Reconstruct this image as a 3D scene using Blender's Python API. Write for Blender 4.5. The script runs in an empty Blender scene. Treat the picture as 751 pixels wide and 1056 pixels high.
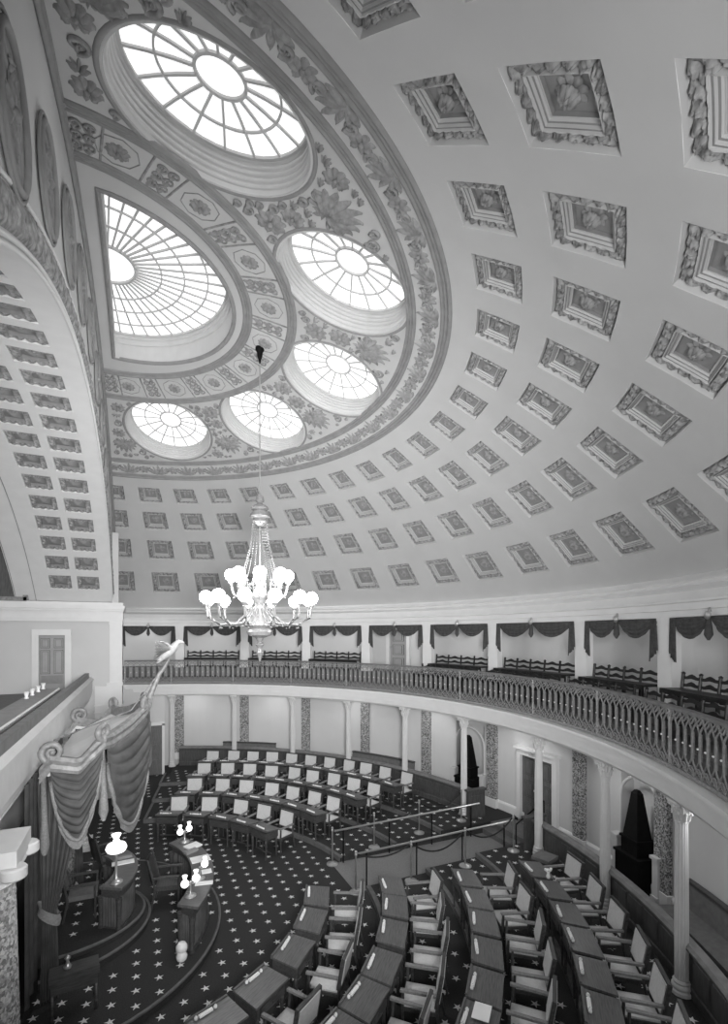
import bpy, math, random
from mathutils import Vector, Matrix, noise
R_ = random.Random(7)
PI = math.pi
cos, sin, rad = math.cos, math.sin, math.radians
COL = bpy.context.scene.collection

# ------------------------------------------------------------------ camera numbers
F, PX, PY, ZC = 497.7, 360.64, 652.9, 5.95          # focal length / principal point in pixels, eye height
CX, CY, YAW = 0.914, -10.735, rad(23.49)
FW = (sin(YAW), cos(YAW)); RT = (cos(YAW), -sin(YAW))
def at(u, v, z):
    """pixel of the photograph -> point of the horizontal plane z"""
    d = F * (ZC - z) / (v - PY); l = (u - PX) / F * d
    return Vector((CX + d * FW[0] + l * RT[0], CY + d * FW[1] + l * RT[1], z))
def at_y(u, v, y):
    """pixel -> point of the plane of that y"""
    k = (u - PX) / F
    d = (y - CY) / (FW[1] + k * RT[1])
    return Vector((CX + d * (FW[0] + k * RT[0]), y, ZC + (PY - v) / F * d))

# ------------------------------------------------------------------ materials
def nodes(name):
    m = bpy.data.materials.new(name); m.use_nodes = True
    nt = m.node_tree; b = nt.nodes['Principled BSDF']
    return m, nt, b
def rgb(c): return (c, c, c, 1) if not isinstance(c, tuple) else c
def mat(name, a, rough=.6, b2=None, scale=6., metal=0., bump=0., stretch=None, spec=.3, detail=4.):
    m, nt, b = nodes(name)
    b.inputs['Roughness'].default_value = rough; b.inputs['Metallic'].default_value = metal
    b.inputs['Specular IOR Level'].default_value = spec
    tc = nt.nodes.new('ShaderNodeTexCoord'); mp = nt.nodes.new('ShaderNodeMapping')
    if stretch: mp.inputs['Scale'].default_value = stretch
    nz = nt.nodes.new('ShaderNodeTexNoise'); nz.inputs['Scale'].default_value = scale; nz.inputs['Detail'].default_value = detail
    nt.links.new(tc.outputs['Object'], mp.inputs['Vector']); nt.links.new(mp.outputs[0], nz.inputs['Vector'])
    rp = nt.nodes.new('ShaderNodeValToRGB'); rp.color_ramp.elements[0].position = .3; rp.color_ramp.elements[1].position = .7
    rp.color_ramp.elements[0].color = rgb(a); rp.color_ramp.elements[1].color = rgb(b2 if b2 is not None else a * 1.1)
    nt.links.new(nz.outputs['Fac'], rp.inputs[0]); nt.links.new(rp.outputs[0], b.inputs['Base Color'])
    if bump:
        bp = nt.nodes.new('ShaderNodeBump'); bp.inputs['Strength'].default_value = bump; bp.inputs['Distance'].default_value = .02
        nt.links.new(nz.outputs['Fac'], bp.inputs['Height']); nt.links.new(bp.outputs[0], b.inputs['Normal'])
    return m
def emit(name, s, c=1.0):
    m, nt, b = nodes(name)
    b.inputs['Base Color'].default_value = rgb(.8)
    b.inputs['Emission Color'].default_value = rgb(c); b.inputs['Emission Strength'].default_value = s
    return m
M = {}
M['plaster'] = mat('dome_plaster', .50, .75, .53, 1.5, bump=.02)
M['trim'] = mat('white_paint', .68, .5, .72, 3)
M['wall'] = mat('wall_paint', .55, .7, .58, 1.2)
M['carved'] = mat('shaded_dusty_carving', .13, .85, .42, 14, bump=.35, detail=6)  # darker than the dome plaster, standing for shade and dust in the carving
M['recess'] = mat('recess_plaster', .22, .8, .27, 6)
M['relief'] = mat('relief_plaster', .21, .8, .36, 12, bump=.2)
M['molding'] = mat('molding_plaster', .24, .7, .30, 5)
M['carpet'] = mat('carpet', .032, .95, .058, 60, bump=.2, spec=.05)
M['star'] = mat('carpet_star', .58, .9, .75, 40, spec=.05)
M['aisle'] = mat('aisle_carpet', .17, .9, .22, 30, spec=.05)
M['edge'] = mat('step_edge', .10, .7, .14, 10)
M['wood'] = mat('dark_wood', .036, .4, .078, 5, stretch=(1, 8, 8), spec=.4)
M['top'] = mat('desk_top_wood', .065, .36, .13, 6, stretch=(1, 12, 1), spec=.45)
M['panel'] = mat('panel_wood', .055, .45, .095, 4, stretch=(6, 6, 1))
M['door'] = mat('door_wood', .10, .5, .15, 4, stretch=(8, 8, 1))
M['greydoor'] = mat('grey_door_paint', .30, .5, .34, 4)
M['pad'] = mat('chair_fabric', .52, .8, .60, 30, bump=.1)
M['arm'] = mat('arm_fabric', .16, .6, .24, 30)
M['iron'] = mat('black_iron', .004, .6, .008, 10, spec=.15)
M['rail'] = mat('rail_iron', .22, .5, .32, 20, metal=.2)
M['railtop'] = mat('rail_wood', .13, .5, .19, 6)
M['stud'] = mat('rail_stud', .75, .3, .8, 10)
M['drape'] = mat('dark_drape', .042, .8, .085, 12, bump=.2)
M['crimson'] = mat('canopy_cloth', .055, .75, .10, 4, bump=.2)
M['fringe'] = mat('gold_fringe', .17, .6, .27, 40, bump=.3)
M['gilt'] = mat('gilded_wood', .15, .5, .27, 12, bump=.25, metal=.1)
M['eagle'] = mat('gilded_eagle', .28, .5, .42, 14, bump=.3)
M['brass'] = mat('brass', .42, .3, .5, 8, metal=.6)
M['paper'] = mat('paper', .75, .8, .8, 5)
M['china'] = mat('white_china', .75, .25, .8, 5)
M['black'] = mat('rope_black', .01, .7, .02, 20)
M['bench'] = mat('bench_seat', .11, .7, .15, 10)
M['gallery_bench'] = mat('bench_wood', .012, .4, .025, 8)
M['glass'] = emit('skylight_glass', .93)
M['column'] = mat('column_paint', .56, .5, .62, 4)
M['drum'] = mat('drum_paint', .55, .6, .6, 3)
M['post'] = mat('rail_post_paint', .32, .5, .4, 10)
def glass_tone(m):
    nt = m.node_tree; b = nt.nodes['Principled BSDF']; n = nt.nodes.new('ShaderNodeTexNoise'); n.inputs['Scale'].default_value = .6; t = nt.nodes.new('ShaderNodeTexCoord')
    r = nt.nodes.new('ShaderNodeValToRGB'); r.color_ramp.elements[0].position = .35; r.color_ramp.elements[0].color = rgb(.72); r.color_ramp.elements[1].position = .65; r.color_ramp.elements[1].color = rgb(1.)
    nt.links.new(t.outputs['Object'], n.inputs['Vector']); nt.links.new(n.outputs['Fac'], r.inputs[0]); nt.links.new(r.outputs[0], b.inputs['Emission Color'])
glass_tone(M['glass'])
M['globe'] = emit('lamp_globe', 31.0)
M['lampglass'] = emit('desk_lamp_glass', 1.6)
M['crystal'] = mat('crystal_beads', .16, .2, .26, 30, spec=.8)
M['bars'] = mat('glazing_bars', .5, .7, .55, 5)
def marble(nm, sc, lo, hi):
    m, nt, b = nodes(nm)
    tc = nt.nodes.new('ShaderNodeTexCoord')
    v = nt.nodes.new('ShaderNodeTexVoronoi'); v.inputs['Scale'].default_value = sc
    n = nt.nodes.new('ShaderNodeTexNoise'); n.inputs['Scale'].default_value = sc * 1.5; n.inputs['Detail'].default_value = 5
    mx = nt.nodes.new('ShaderNodeMath'); mx.operation = 'MULTIPLY'
    sp = nt.nodes.new('ShaderNodeSeparateColor')
    nt.links.new(tc.outputs['Object'], v.inputs['Vector']); nt.links.new(tc.outputs['Object'], n.inputs['Vector'])
    nt.links.new(v.outputs['Color'], sp.inputs[0]); nt.links.new(sp.outputs[0], mx.inputs[0]); nt.links.new(n.outputs['Fac'], mx.inputs[1])
    r = nt.nodes.new('ShaderNodeValToRGB'); e = r.color_ramp.elements
    e[0].position = .05; e[0].color = rgb(lo); e[1].position = .5; e[1].color = rgb(hi)
    nt.links.new(mx.outputs[0], r.inputs[0]); nt.links.new(r.outputs[0], b.inputs['Base Color'])
    b.inputs['Roughness'].default_value = .25
    return m
M['marble'] = marble('breccia_marble', 34, .08, .50)
M['marble_light'] = marble('pale_breccia_marble', 30, .16, .55)

# ------------------------------------------------------------------ mesh builder
class MB:
    def __init__(s): s.v = []; s.f = []; s.m = []; s.cur = 0
    def add(s, vs, fs, mi=None):
        o = len(s.v); s.v += [tuple(p) for p in vs]
        s.f += [tuple(i + o for i in f) for f in fs]; s.m += [s.cur if mi is None else mi] * len(fs); return s
    def box(s, c, d, rz=0, taper=1., mi=None, mtx=None):
        x, y, z = d[0] / 2, d[1] / 2, d[2] / 2; P = []
        for k, t in ((-1, 1.), (1, taper)):
            for a, b in ((-1, -1), (1, -1), (1, 1), (-1, 1)):
                px, py = a * x * t, b * y * t
                q = Vector((px * cos(rz) - py * sin(rz) + c[0], px * sin(rz) + py * cos(rz) + c[1], c[2] + k * z))
                P.append(mtx @ q if mtx else q)
        return s.add(P, [(3, 2, 1, 0), (4, 5, 6, 7), (0, 1, 5, 4), (1, 2, 6, 5), (2, 3, 7, 6), (3, 0, 4, 7)], mi)
    def grid(s, fn, nu, nv, cu=False, cv=False, mi=None, skip=None):
        P = [fn(i / nu if not cu else i / nu, j / nv) for i in range(nu + (0 if cu else 1)) for j in range(nv + (0 if cv else 1))]
        J = nv + (0 if cv else 1); I = nu + (0 if cu else 1); fs = []
        for i in range(nu):
            for j in range(nv):
                if skip and skip(i, j): continue
                a, b = i, (i + 1) % I; c, d = j, (j + 1) % J
                fs.append((a * J + c, b * J + c, b * J + d, a * J + d))
        return s.add(P, fs, mi)
    def tube(s, pts, r, n=6, mi=None, cap=True, closed=False):
        pts = [Vector(p) for p in pts]; k = len(pts)
        rs = r if isinstance(r, (list, tuple)) else [r] * k; P = []; up = None
        for i, p in enumerate(pts):
            if closed: t = pts[(i + 1) % k] - pts[i - 1]
            else: t = pts[min(i + 1, k - 1)] - pts[max(i - 1, 0)]
            if t.length < 1e-9: t = Vector((0, 0, 1))
            t.normalize()
            if up is None: up = Vector((0, 0, 1)) if abs(t.z) < .95 else Vector((1, 0, 0))
            a = t.cross(up)
            if a.length < 1e-4: a = t.cross(Vector((1, 0, 0)) if abs(t.x) < .9 else Vector((0, 1, 0)))
            a.normalize(); b = a.cross(t); up = b if abs(t.z) > .5 else up
            for j in range(n):
                w = 2 * PI * j / n + PI / n; P.append(p + (a * cos(w) + b * sin(w)) * rs[i])
        fs = [(i * n + j, i * n + (j + 1) % n, ((i + 1) % k) * n + (j + 1) % n, ((i + 1) % k) * n + j) for i in range(k if closed else k - 1) for j in range(n)]
        if cap and not closed: fs += [tuple(range(n)), tuple((k - 1) * n + j for j in range(n - 1, -1, -1))]
        return s.add(P, fs, mi)
    def lathe(s, prof, n=16, c=(0, 0, 0), mi=None, sq=None, flute=0):
        P = []
        for r, z in prof:
            for j in range(n):
                w = 2 * PI * (j + .5) / n; q = r * (1 - flute * (j % 2)); P.append((c[0] + q * cos(w), c[1] + q * sin(w), c[2] + z))
        k = len(prof)
        fs = [(i * n + j, i * n + (j + 1) % n, (i + 1) * n + (j + 1) % n, (i + 1) * n + j) for i in range(k - 1) for j in range(n)]
        fs += [tuple(range(n - 1, -1, -1)), tuple((k - 1) * n + j for j in range(n))]
        return s.add(P, fs, mi)
    def ball(s, c, r, n=12, mi=None, sc=(1, 1, 1)):
        h = n // 2
        P = [(c[0] + r * sc[0] * sin(PI * i / h) * cos(2 * PI * j / n), c[1] + r * sc[1] * sin(PI * i / h) * sin(2 * PI * j / n), c[2] + r * sc[2] * cos(PI * i / h)) for i in range(h + 1) for j in range(n)]
        return s.add(P, [(i * n + j, (i + 1) * n + j, (i + 1) * n + (j + 1) % n, i * n + (j + 1) % n) for i in range(h) for j in range(n)], mi)
    def sweep(s, prof, path, closed=False, mi=None, cap=True):
        """prof [(a,b)], path function list of callables (a,b)->point"""
        k = len(prof); P = [f(a, b) for f in path for a, b in prof]; n = len(path)
        fs = [(i * k + j, i * k + (j + 1) % k, (i + 1) * k + (j + 1) % k, (i + 1) * k + j) for i in range(n - 1) for j in range(k if closed else k - 1)]
        if closed and cap: fs += [tuple(range(k - 1, -1, -1)), tuple((n - 1) * k + j for j in range(k))]
        return s.add(P, fs, mi)
    def arc(s, prof, cx, a0, a1, n, closed=False, mi=None):
        return s.sweep(prof, [(lambda r, z, t=a0 + (a1 - a0) * i / n: (cx + r * cos(t), r * sin(t), z)) for i in range(n + 1)], closed, mi)
    def prism(s, poly, z0, z1, mi=None, mtop=None):
        n = len(poly); P = [(x, y, z0) for x, y in poly] + [(x, y, z1) for x, y in poly]
        s.add(P, [(i, (i + 1) % n, n + (i + 1) % n, n + i) for i in range(n)], mi)
        return s.add(P, [tuple(range(n, 2 * n)), tuple(range(n - 1, -1, -1))], mtop if mtop is not None else mi)
    def build(s, name, mats, parent=None, smooth=False, loc=(0, 0, 0), angle=None):
        me = bpy.data.meshes.new(name); me.from_pydata(s.v, [], s.f); me.update()
        for m in (mats if isinstance(mats, (list, tuple)) else [mats]): me.materials.append(M[m] if isinstance(m, str) else m)
        me.polygons.foreach_set('material_index', s.m)
        if smooth: me.polygons.foreach_set('use_smooth', [True] * len(s.f))
        o = bpy.data.objects.new(name, me); COL.objects.link(o); o.location = loc
        if parent: o.parent = parent
        if smooth and angle:
            me.set_sharp_from_angle(angle=rad(angle))
        return o
def tag(o, label=None, cat=None, group=None, kind=None):
    if label: o['label'] = label
    if cat: o['category'] = cat
    if group: o['group'] = group
    if kind: o['kind'] = kind
    return o
def struct(o, label, cat): return tag(o, label, cat, None, 'structure')
def thing(name, label, cat, loc=(0, 0, 0), rz=0, group=None):
    o = bpy.data.objects.new(name, None); COL.objects.link(o); o.location = loc; o.rotation_euler = (0, 0, rz)
    return tag(o, label, cat, group)
def kids(o): return [c for c in bpy.data.objects if c.parent == o]
def dup(root, loc, rz, label, group=None, tree=None):
    r = root.copy(); COL.objects.link(r); r.location = loc; r.rotation_euler = (0, 0, rz); r['label'] = label
    if group: r['group'] = group
    for ch, sub in tree:
        c = ch.copy(); COL.objects.link(c); c.parent = r
        for g in sub:
            d = g.copy(); COL.objects.link(d); d.parent = c
    return r
def tree_of(o): return [(c, kids(c)) for c in kids(o)]
ORD = ['first', 'second', 'third', 'fourth', 'fifth', 'sixth', 'seventh', 'eighth', 'ninth', 'tenth', 'eleventh', 'twelfth', 'thirteenth']
def smoothstep(a, b, x):
    t = min(1, max(0, (x - a) / (b - a))); return t * t * (3 - 2 * t)

# ------------------------------------------------------------------ room numbers
XG, RR = -1.248, 11.4                     # gallery circle
XS, ZS, RS = -.268, ZC - 8.835, 15.816    # dome sphere
POST = [81.2, 72.8, 59.7, 46.7, 34.0, 21.2, 8.3, -6.8, -18.7, -30.4, -43.0, -55.5, -68.0]     # degrees from +X
PIER = POST[1:]
RW, RP = 12.9, 13.06
Z_RAIL, Z_SLAB, Z_FB, Z_ENT = 4.82, 3.80, 3.33, 6.27
def G(a, r, z=0.): return Vector((XG + r * cos(rad(a)), r * sin(rad(a)), z))
def S(pol, az, d=0.):
    """dome point: polar angle, azimuth from +X (degrees), depth beyond the surface"""
    r = (RS + d) * sin(rad(pol)); return Vector((XS + r * cos(rad(az)), r * sin(rad(az)), ZS + (RS + d) * cos(rad(pol))))

# ------------------------------------------------------------------ stars and platforms
def star_ok(x, y): return True
def stars(mb, test, z, mi):
    for i in range(-6, 34):
        for j in range(-36, 36):
            x = 2.63 + .355 * (i - 8); y = -.94 + .355 * j + (.1775 if i % 2 else 0)
            if not test(x, y): continue
            P = [(x, y, z)]
            for k in range(10):
                r = .082 if k % 2 == 0 else .030; w = PI / 2 + k * PI / 5 + .12
                P.append((x + r * cos(w), y + r * sin(w), z))
            mb.add(P, [(0, k + 1, (k + 1) % 10 + 1) for k in range(10)], mi)
def arcpts(r, a0, a1, n, cx=0.): return [(cx + r * cos(rad(a0 + (a1 - a0) * i / n)), r * sin(rad(a0 + (a1 - a0) * i / n))) for i in range(n + 1)]
# dais outline (three shallow steps in front of the east wall)
def ell(ax, ay, n=40, x0=-.6): return [(x0 + (ax - x0) * cos(PI * (i / n - .5)), ay * sin(PI * (i / n - .5))) for i in range(n + 1)]
def in_ell(x, y, ax, ay, x0=-.6): return x > x0 and ((x - x0) / (ax - x0)) ** 2 + (y / ay) ** 2 < 1
AW = .76; AC = .10                        # half width and middle of the aisle
def in_aisle(x, y): return x > 5.3 and abs(y - AC) < AW + .1
mb = MB()
mb.add([(-5, -13.5, 0), (13.5, -13.5, 0), (13.5, 13.5, 0), (-5, 13.5, 0)], [(0, 1, 2, 3)], 0)
AEND = 79.6
def in_tier(x, y, m=.0):
    r = math.hypot(x, y); return r > 5.78 - m and abs(math.degrees(math.atan2(y, x))) < AEND + 2 and x > 0
stars(mb, lambda x, y: -.5 < x < 9 and y > -6 and not in_ell(x, y, 2.5, 3.12) and not in_tier(x, y, .1) and not in_aisle(x, y) and math.hypot(x, y) < 11.6, .003, 1)
fl = struct(mb.build('floor', ['carpet', 'star']), 'dark carpet patterned with rows of pale stars', 'floor')
mb = MB(); mb.add([(5.45, AC - AW, .006), (10.6, AC - AW, .006), (10.6, AC + AW, .006), (5.45, AC + AW, .006)], [(0, 1, 2, 3)])
mb.build('aisle_runner', 'aisle', fl)
TR = [5.78, 7.37, 8.87, 12.95]
for k in range(3):
    for sd, nm in ((1, 'far'), (-1, 'near')):
        r0, r1, h = TR[k], TR[k + 1], .1 * (k + 1); yb = AC * sd + AW
        cx = 0. if k < 2 else XG
        a0, a1 = math.degrees(math.asin(yb / r0)), AEND
        p = arcpts(r0, a0, a1, 40)
        if k < 2: p += arcpts(r1 + .05, a1, math.degrees(math.asin(yb / r1)), 40)
        else:
            q = [G(a, RW + .05) for a in [72 - i * 1.7 for i in range(41)]]
            p += [(w[0], w[1]) for w in q if w[1] > yb] + [(11.7, yb)]
        p = [(x, y * sd) for x, y in p]
        if sd < 0: p.reverse()
        mb = MB(); mb.prism(p, -.02, h, 0)
        def tst(x, y, r0=r0, r1=r1, sd=sd, yb=yb, k=k):
            r = math.hypot(x, y); w = math.degrees(math.atan2(y * sd, x))
            return x > 0 and r0 + .12 < r < (r1 - .1 if k < 2 else 10.55) and w < AEND - .8 and y * sd > yb + .1
        stars(mb, tst, h + .003, 1)
        t = struct(mb.build('floor_tier', ['carpet', 'star']), '%s raised seating step of the %s block, carpeted with pale stars' % (ORD[k], nm), 'platform')
        e = MB(); e.arc([(r0 - .03, 0), (r0 - .03, h + .012), (r0 + .07, h + .012), (r0 + .07, h)], 0, rad(a0) * sd, rad(a1) * sd, 40)
        v = Vector((cos(rad(a1)), sin(rad(a1)) * sd, 0)); rr1 = r1 if k < 2 else 10.3
        e.box(((r0 + rr1) / 2 * v.x, (r0 + rr1) / 2 * v.y, h / 2 + .006), (rr1 - r0, .08, h + .012), math.atan2(v.y, v.x))
        e.build('step_nosing', 'edge', t)
# dais
for k, (ax, ay, h, z0) in enumerate(((2.47, 3.12, .15, 0), (1.10, 1.55, .30, .15), (1.0, 1.2, .42, .3))):
    mb = MB(); P = ell(ax, ay); mb.prism(P, z0 - .01, h, 0)
    if k < 2:
        nx, ny = ((1.10, 1.55), (1.0, 1.2))[k]
        stars(mb, lambda x, y, ax=ax, ay=ay, nx=nx, ny=ny: in_ell(x, y, ax - .12, ay - .12) and not in_ell(x, y, nx + .12, ny + .12), h + .003, 1)
    else: stars(mb, lambda x, y: in_ell(x, y, .3, .9), h + .003, 1)
    t = struct(mb.build('floor_dais', ['carpet', 'star']), ('broad curved carpeted step carrying the long crescent desk', 'middle curved carpeted step under the canopy', 'small top step carrying the high desk under the canopy')[k], 'platform')
    e = MB(); e.tube([(x, y, h - .015) for x, y in P], .028, 6); e.build('step_nosing', 'edge', t)

# ------------------------------------------------------------------ dome
dome = MB()
RINGP = [24.3, 26.9]
ROWS = [(29.95, 1.32), (34.5, 1.62), (39.85, 1.8), (46.05, 1.95)]
HAZ = 2.65
AZ = [8.77 * k for k in range(-10, 11)]
# lower part: grid lines at every coffer border
pols = [26.3]
for c, h in ROWS: pols += [c - h, c + h]
pols += [51.4]
azs = []
for a in AZ: azs += [a - HAZ, a + HAZ]
azs = [-91.2] + azs[1:-1] + [91.2]
azs = sorted(azs); azs[0] = -91.2; azs[-1] = 91.2
def lin(a, n):
    o = []
    for i in range(len(a) - 1): o += [a[i] + (a[i + 1] - a[i]) * k / n for k in range(n)]
    return o + [a[-1]]
P4, A3 = lin(pols, 2), lin(azs, 2)
def iscof(p, a):
    return any(abs(p - c) < h for c, h in ROWS) and any(abs(a - z) < HAZ for z in AZ)
V = [S(p, a) for p in P4 for a in A3]; nA = len(A3); fs = []
for i in range(len(P4) - 1):
    for j in range(nA - 1):
        if not iscof((P4[i] + P4[i + 1]) / 2, (A3[j] + A3[j + 1]) / 2): fs.append((i * nA + j, i * nA + j + 1, (i + 1) * nA + j + 1, (i + 1) * nA + j))
dome.add(V, fs)
# upper cap with round openings
SKY = [(Vector((.03 + 5.10 * cos(rad(a)), 5.10 * sin(rad(a)), 0))) for a in (70.6, 35.5, 0, -35.5, -70.6)]
RSK = 1.184
SKN = []
for c in SKY:
    c.z = ZS + math.sqrt(RS ** 2 - (c.x - XS) ** 2 - c.y ** 2); SKN.append((c - Vector((XS, 0, ZS))).normalized())
LX, LR = .32, 2.42                        # half round opening: straight side at x = LX, radius LR
def hole(p):
    for c in SKY:
        if (p - c).length < RSK: return True
    return p.x > LX and math.hypot(p.x - LX, p.y) < LR
def snap(p):
    n = (p - Vector((XS, 0, ZS)))
    for c, nn in zip(SKY, SKN):
        d = p - c; L = d.length
        if abs(L - RSK) < .075 and L > 0: p = c + d * (RSK / L)
    L = math.hypot(p.x - LX, p.y)
    if p.x > LX + .05 and abs(L - LR) < .075: p = Vector((LX + (p.x - LX) * LR / L, p.y * LR / L, p.z))
    elif abs(p.x - LX) < .075 and abs(p.y) < LR: p = Vector((LX, p.y, p.z))
    q = p - Vector((XS, 0, ZS)); return Vector((XS, 0, ZS)) + q * (RS / q.length)
NP_, NA_ = 64, 200
V = []; ctr = []
for i in range(NP_ + 1):
    for j in range(NA_ + 1):
        V.append(snap(S(26.4 * i / NP_, -91.5 + 183 * j / NA_)))
fs = []
for i in range(NP_):
    for j in range(NA_):
        q = (i * (NA_ + 1) + j, i * (NA_ + 1) + j + 1, (i + 1) * (NA_ + 1) + j + 1, (i + 1) * (NA_ + 1) + j)
        if not hole((V[q[0]] + V[q[1]] + V[q[2]] + V[q[3]]) / 4): fs.append(q)
dome.add(V, fs)
ceiling = struct(dome.build('ceiling', 'plaster', smooth=True), 'pale half dome with rows of square coffers and round skylights', 'dome ceiling')
# ring moldings
def ringmold(name, r, w, cx, n=120, steps=3, a=91.):
    m = MB()
    for k in range(steps):
        off = (k - (steps - 1) / 2) * w
        m.tube([(cx + (r + off) * cos(rad(-a + 2 * a * i / n)), (r + off) * sin(rad(-a + 2 * a * i / n)), ZS + math.sqrt(RS ** 2 - (cx + (r + off) * cos(rad(-a + 2 * a * i / n)) - XS) ** 2 - ((r + off) * sin(rad(-a + 2 * a * i / n))) ** 2) + .01) for i in range(n + 1)], w * (.75 if k != 1 else .6), 6)
    return m.build(name, 'molding', ceiling, smooth=True)
ringmold('ring_molding', RS * sin(rad(24.3)), .055, XS)
ringmold('ring_molding', RS * sin(rad(26.7)), .06, XS)
ringmold('ring_molding', 3.93, .06, .03)
ringmold('ring_molding', 3.02, .06, .03)
# leaf ornament helpers : leaves laid on the dome surface
def frame_at(p):
    n = (p - Vector((XS, 0, ZS))).normalized(); e = Vector((0, 0, 1)).cross(n).normalized(); return n, e, n.cross(e)   # e along azimuth, third toward the top
def leaf(m, p, n, d, L, W, H=.04):
    s = n.cross(d).normalized(); q = -n
    P = []
    for t, w in ((0, .25), (.3, .8), (.65, 1.), (.9, .6), (1., .1)):
        c = p + d * (L * t); h = H * (.4 + sin(PI * min(1, t + .1)) * .8)
        P += [c - s * (W * w / 2), c + q * h, c + s * (W * w / 2)]
    m.add(P, [(a * 3 + b, a * 3 + b + 1, a * 3 + b + 4, a * 3 + b + 3) for a in range(4) for b in range(2)])
def fan(m, p, n, d, L, k=7, spread=75, H=.05):
    s = n.cross(d).normalized()
    for i in range(k):
        w = rad(-spread + 2 * spread * i / (k - 1)); leaf(m, p, n, d * cos(w) + s * sin(w), L * (1 - .35 * abs(w) / rad(90)), L * .24, H)
def rosette(m, p, n, d, R, k=8, H=.06):
    s = n.cross(d).normalized()
    for i in range(k):
        w = 2 * PI * i / k; leaf(m, p + (d * cos(w) + s * sin(w)) * R * .15, n, d * cos(w) + s * sin(w), R * .85, R * .6, H)
    m.ball(p - n * H * .5, R * .22, 8)
def scroll(m, p, n, d, R, sgn=1, w=.025, turns=1.4):
    s = n.cross(d).normalized() * sgn; pts = []
    for i in range(22):
        t = i / 21; a = t * turns * 2 * PI; r = R * (1 - .8 * t); pts.append(p + d * (r * cos(a)) + s * (r * sin(a)) - n * .012)
    m.tube(pts, [w * (1.1 - .6 * i / 21) for i in range(22)], 5)
# frieze between the two ring moldings
m = MB()
for k in range(46):
    a = -88.5 + 177 * (k + .5) / 46; p = S(25.5, a); n, e, u = frame_at(p)
    if k % 2 == 0: fan(m, p - u * .17, n, u, .40, 7, 80)
    else:
        rosette(m, p, n, u, .17, 7, .04)
        scroll(m, p - u * .0 + e * .22, n, u, .10); scroll(m, p - e * .22, n, u, .10, -1)
m.build('palmette_frieze', 'relief', ceiling, smooth=True)
# relief sprays between the skylights
def onS(x, y): return Vector((x, y, ZS + math.sqrt(RS ** 2 - (x - XS) ** 2 - y * y)))
spots = []
RMAX = RS * sin(rad(23.75))
for sz in (.46, .36, .28, .21, .15, .10, .075):
    for ir in range(40):
        r = 4.1 + 2.45 * ir / 39
        for ia in range(200):
            a = 89.0 * ia / 199
            q = onS(.03 + r * cos(rad(a)), r * sin(rad(a)))
            if q.x < sz + .12 or math.hypot(q.x - XS, q.y) > RMAX - sz or r < 4.08 + sz or (0 < q.y < sz): continue
            if any((q - c).length < RSK + sz + .07 for c in SKY): continue
            if any((q - p).length < (sz + z) * .93 for p, z, aa in spots): continue
            spots.append((q, sz, a))
groups = {}
for q, sz, a in spots:
    for sg in ((1, -1) if q.y > .01 else (1,)):
        p = Vector((q.x, q.y * sg, q.z)); k = min(range(6), key=lambda i: abs(a * sg - (88, 53, 17.7, -17.7, -53, -88)[i]))
        groups.setdefault(k, []).append((p, sz, sg))
for k, L in groups.items():
    m = MB()
    for i, (q, sz, sg) in enumerate(L):
        n, e, u = frame_at(q)
        if sz > .3:
            fan(m, q + u * sz * .5, n, -u, sz * 1.35, 9, 80, .08); fan(m, q + u * sz * .5, n, u, sz * .5, 5, 75, .05)
            for w in (-1, 1): scroll(m, q + u * sz * .4 + e * (w * sz * .6), n, u, sz * .36, w, .03)
        elif sz > .18:
            rosette(m, q, n, u, sz * .9, 9, .06)
        elif int(q.x * 50) % 2: scroll(m, q, n, u, sz * .85, sg, .03); leaf(m, q, n, u, sz, sz * .5, .04)
        else: fan(m, q + u * sz * .4, n, -u, sz * 1.2, 5, 70, .05)
    m.build('leaf_spray', 'relief', ceiling, smooth=True)
# band around the half round skylight : rosettes and panels
NB = 9
for k in range(NB):
    a = -90 + 180 * (k + .5) / NB; m = MB(); q = Vector((.03 + 3.47 * cos(rad(a)), 3.47 * sin(rad(a)), 0)); q = Vector((q.x, q.y, ZS + math.sqrt(RS ** 2 - (q.x - XS) ** 2 - q.y ** 2)))
    n, e, u = frame_at(q); rosette(m, q, n, u, .165, 10, .05)
    m.tube([q - n * .005 + u * .29 * cos(w) + e * .29 * sin(w) for w in [2 * PI * i / 8 for i in range(8)]], .009, 5, closed=True)
    m.build('rosette', 'relief', ceiling, smooth=True)
m = MB()
for k in range(NB + 1):
    a0 = -90 + 180 * k / NB
    if abs(a0) == 90: a0 *= .965
    for da in (-3.6, 3.6):
        pts = []
        for i in range(5):
            r = 3.12 + .72 * i / 4; x, y = .03 + r * cos(rad(a0 + da)), r * sin(rad(a0 + da)); pts.append((x, y, ZS + math.sqrt(RS ** 2 - (x - XS) ** 2 - y * y)))
        m.tube(pts, .02, 5)
    for r in (3.27, 3.47, 3.67):
        for da in (-1.5, 1.5):
            x, y = .03 + r * cos(rad(a0 + da)), r * sin(rad(a0 + da)); q = Vector((x, y, ZS + math.sqrt(RS ** 2 - (x - XS) ** 2 - y * y))); n, e, u = frame_at(q)
            scroll(m, q, n, u, .09, 1 if da > 0 else -1, .02); leaf(m, q, n, u, .16, .08, .03)
m.build('scroll_panels', 'relief', ceiling, smooth=True)

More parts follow.
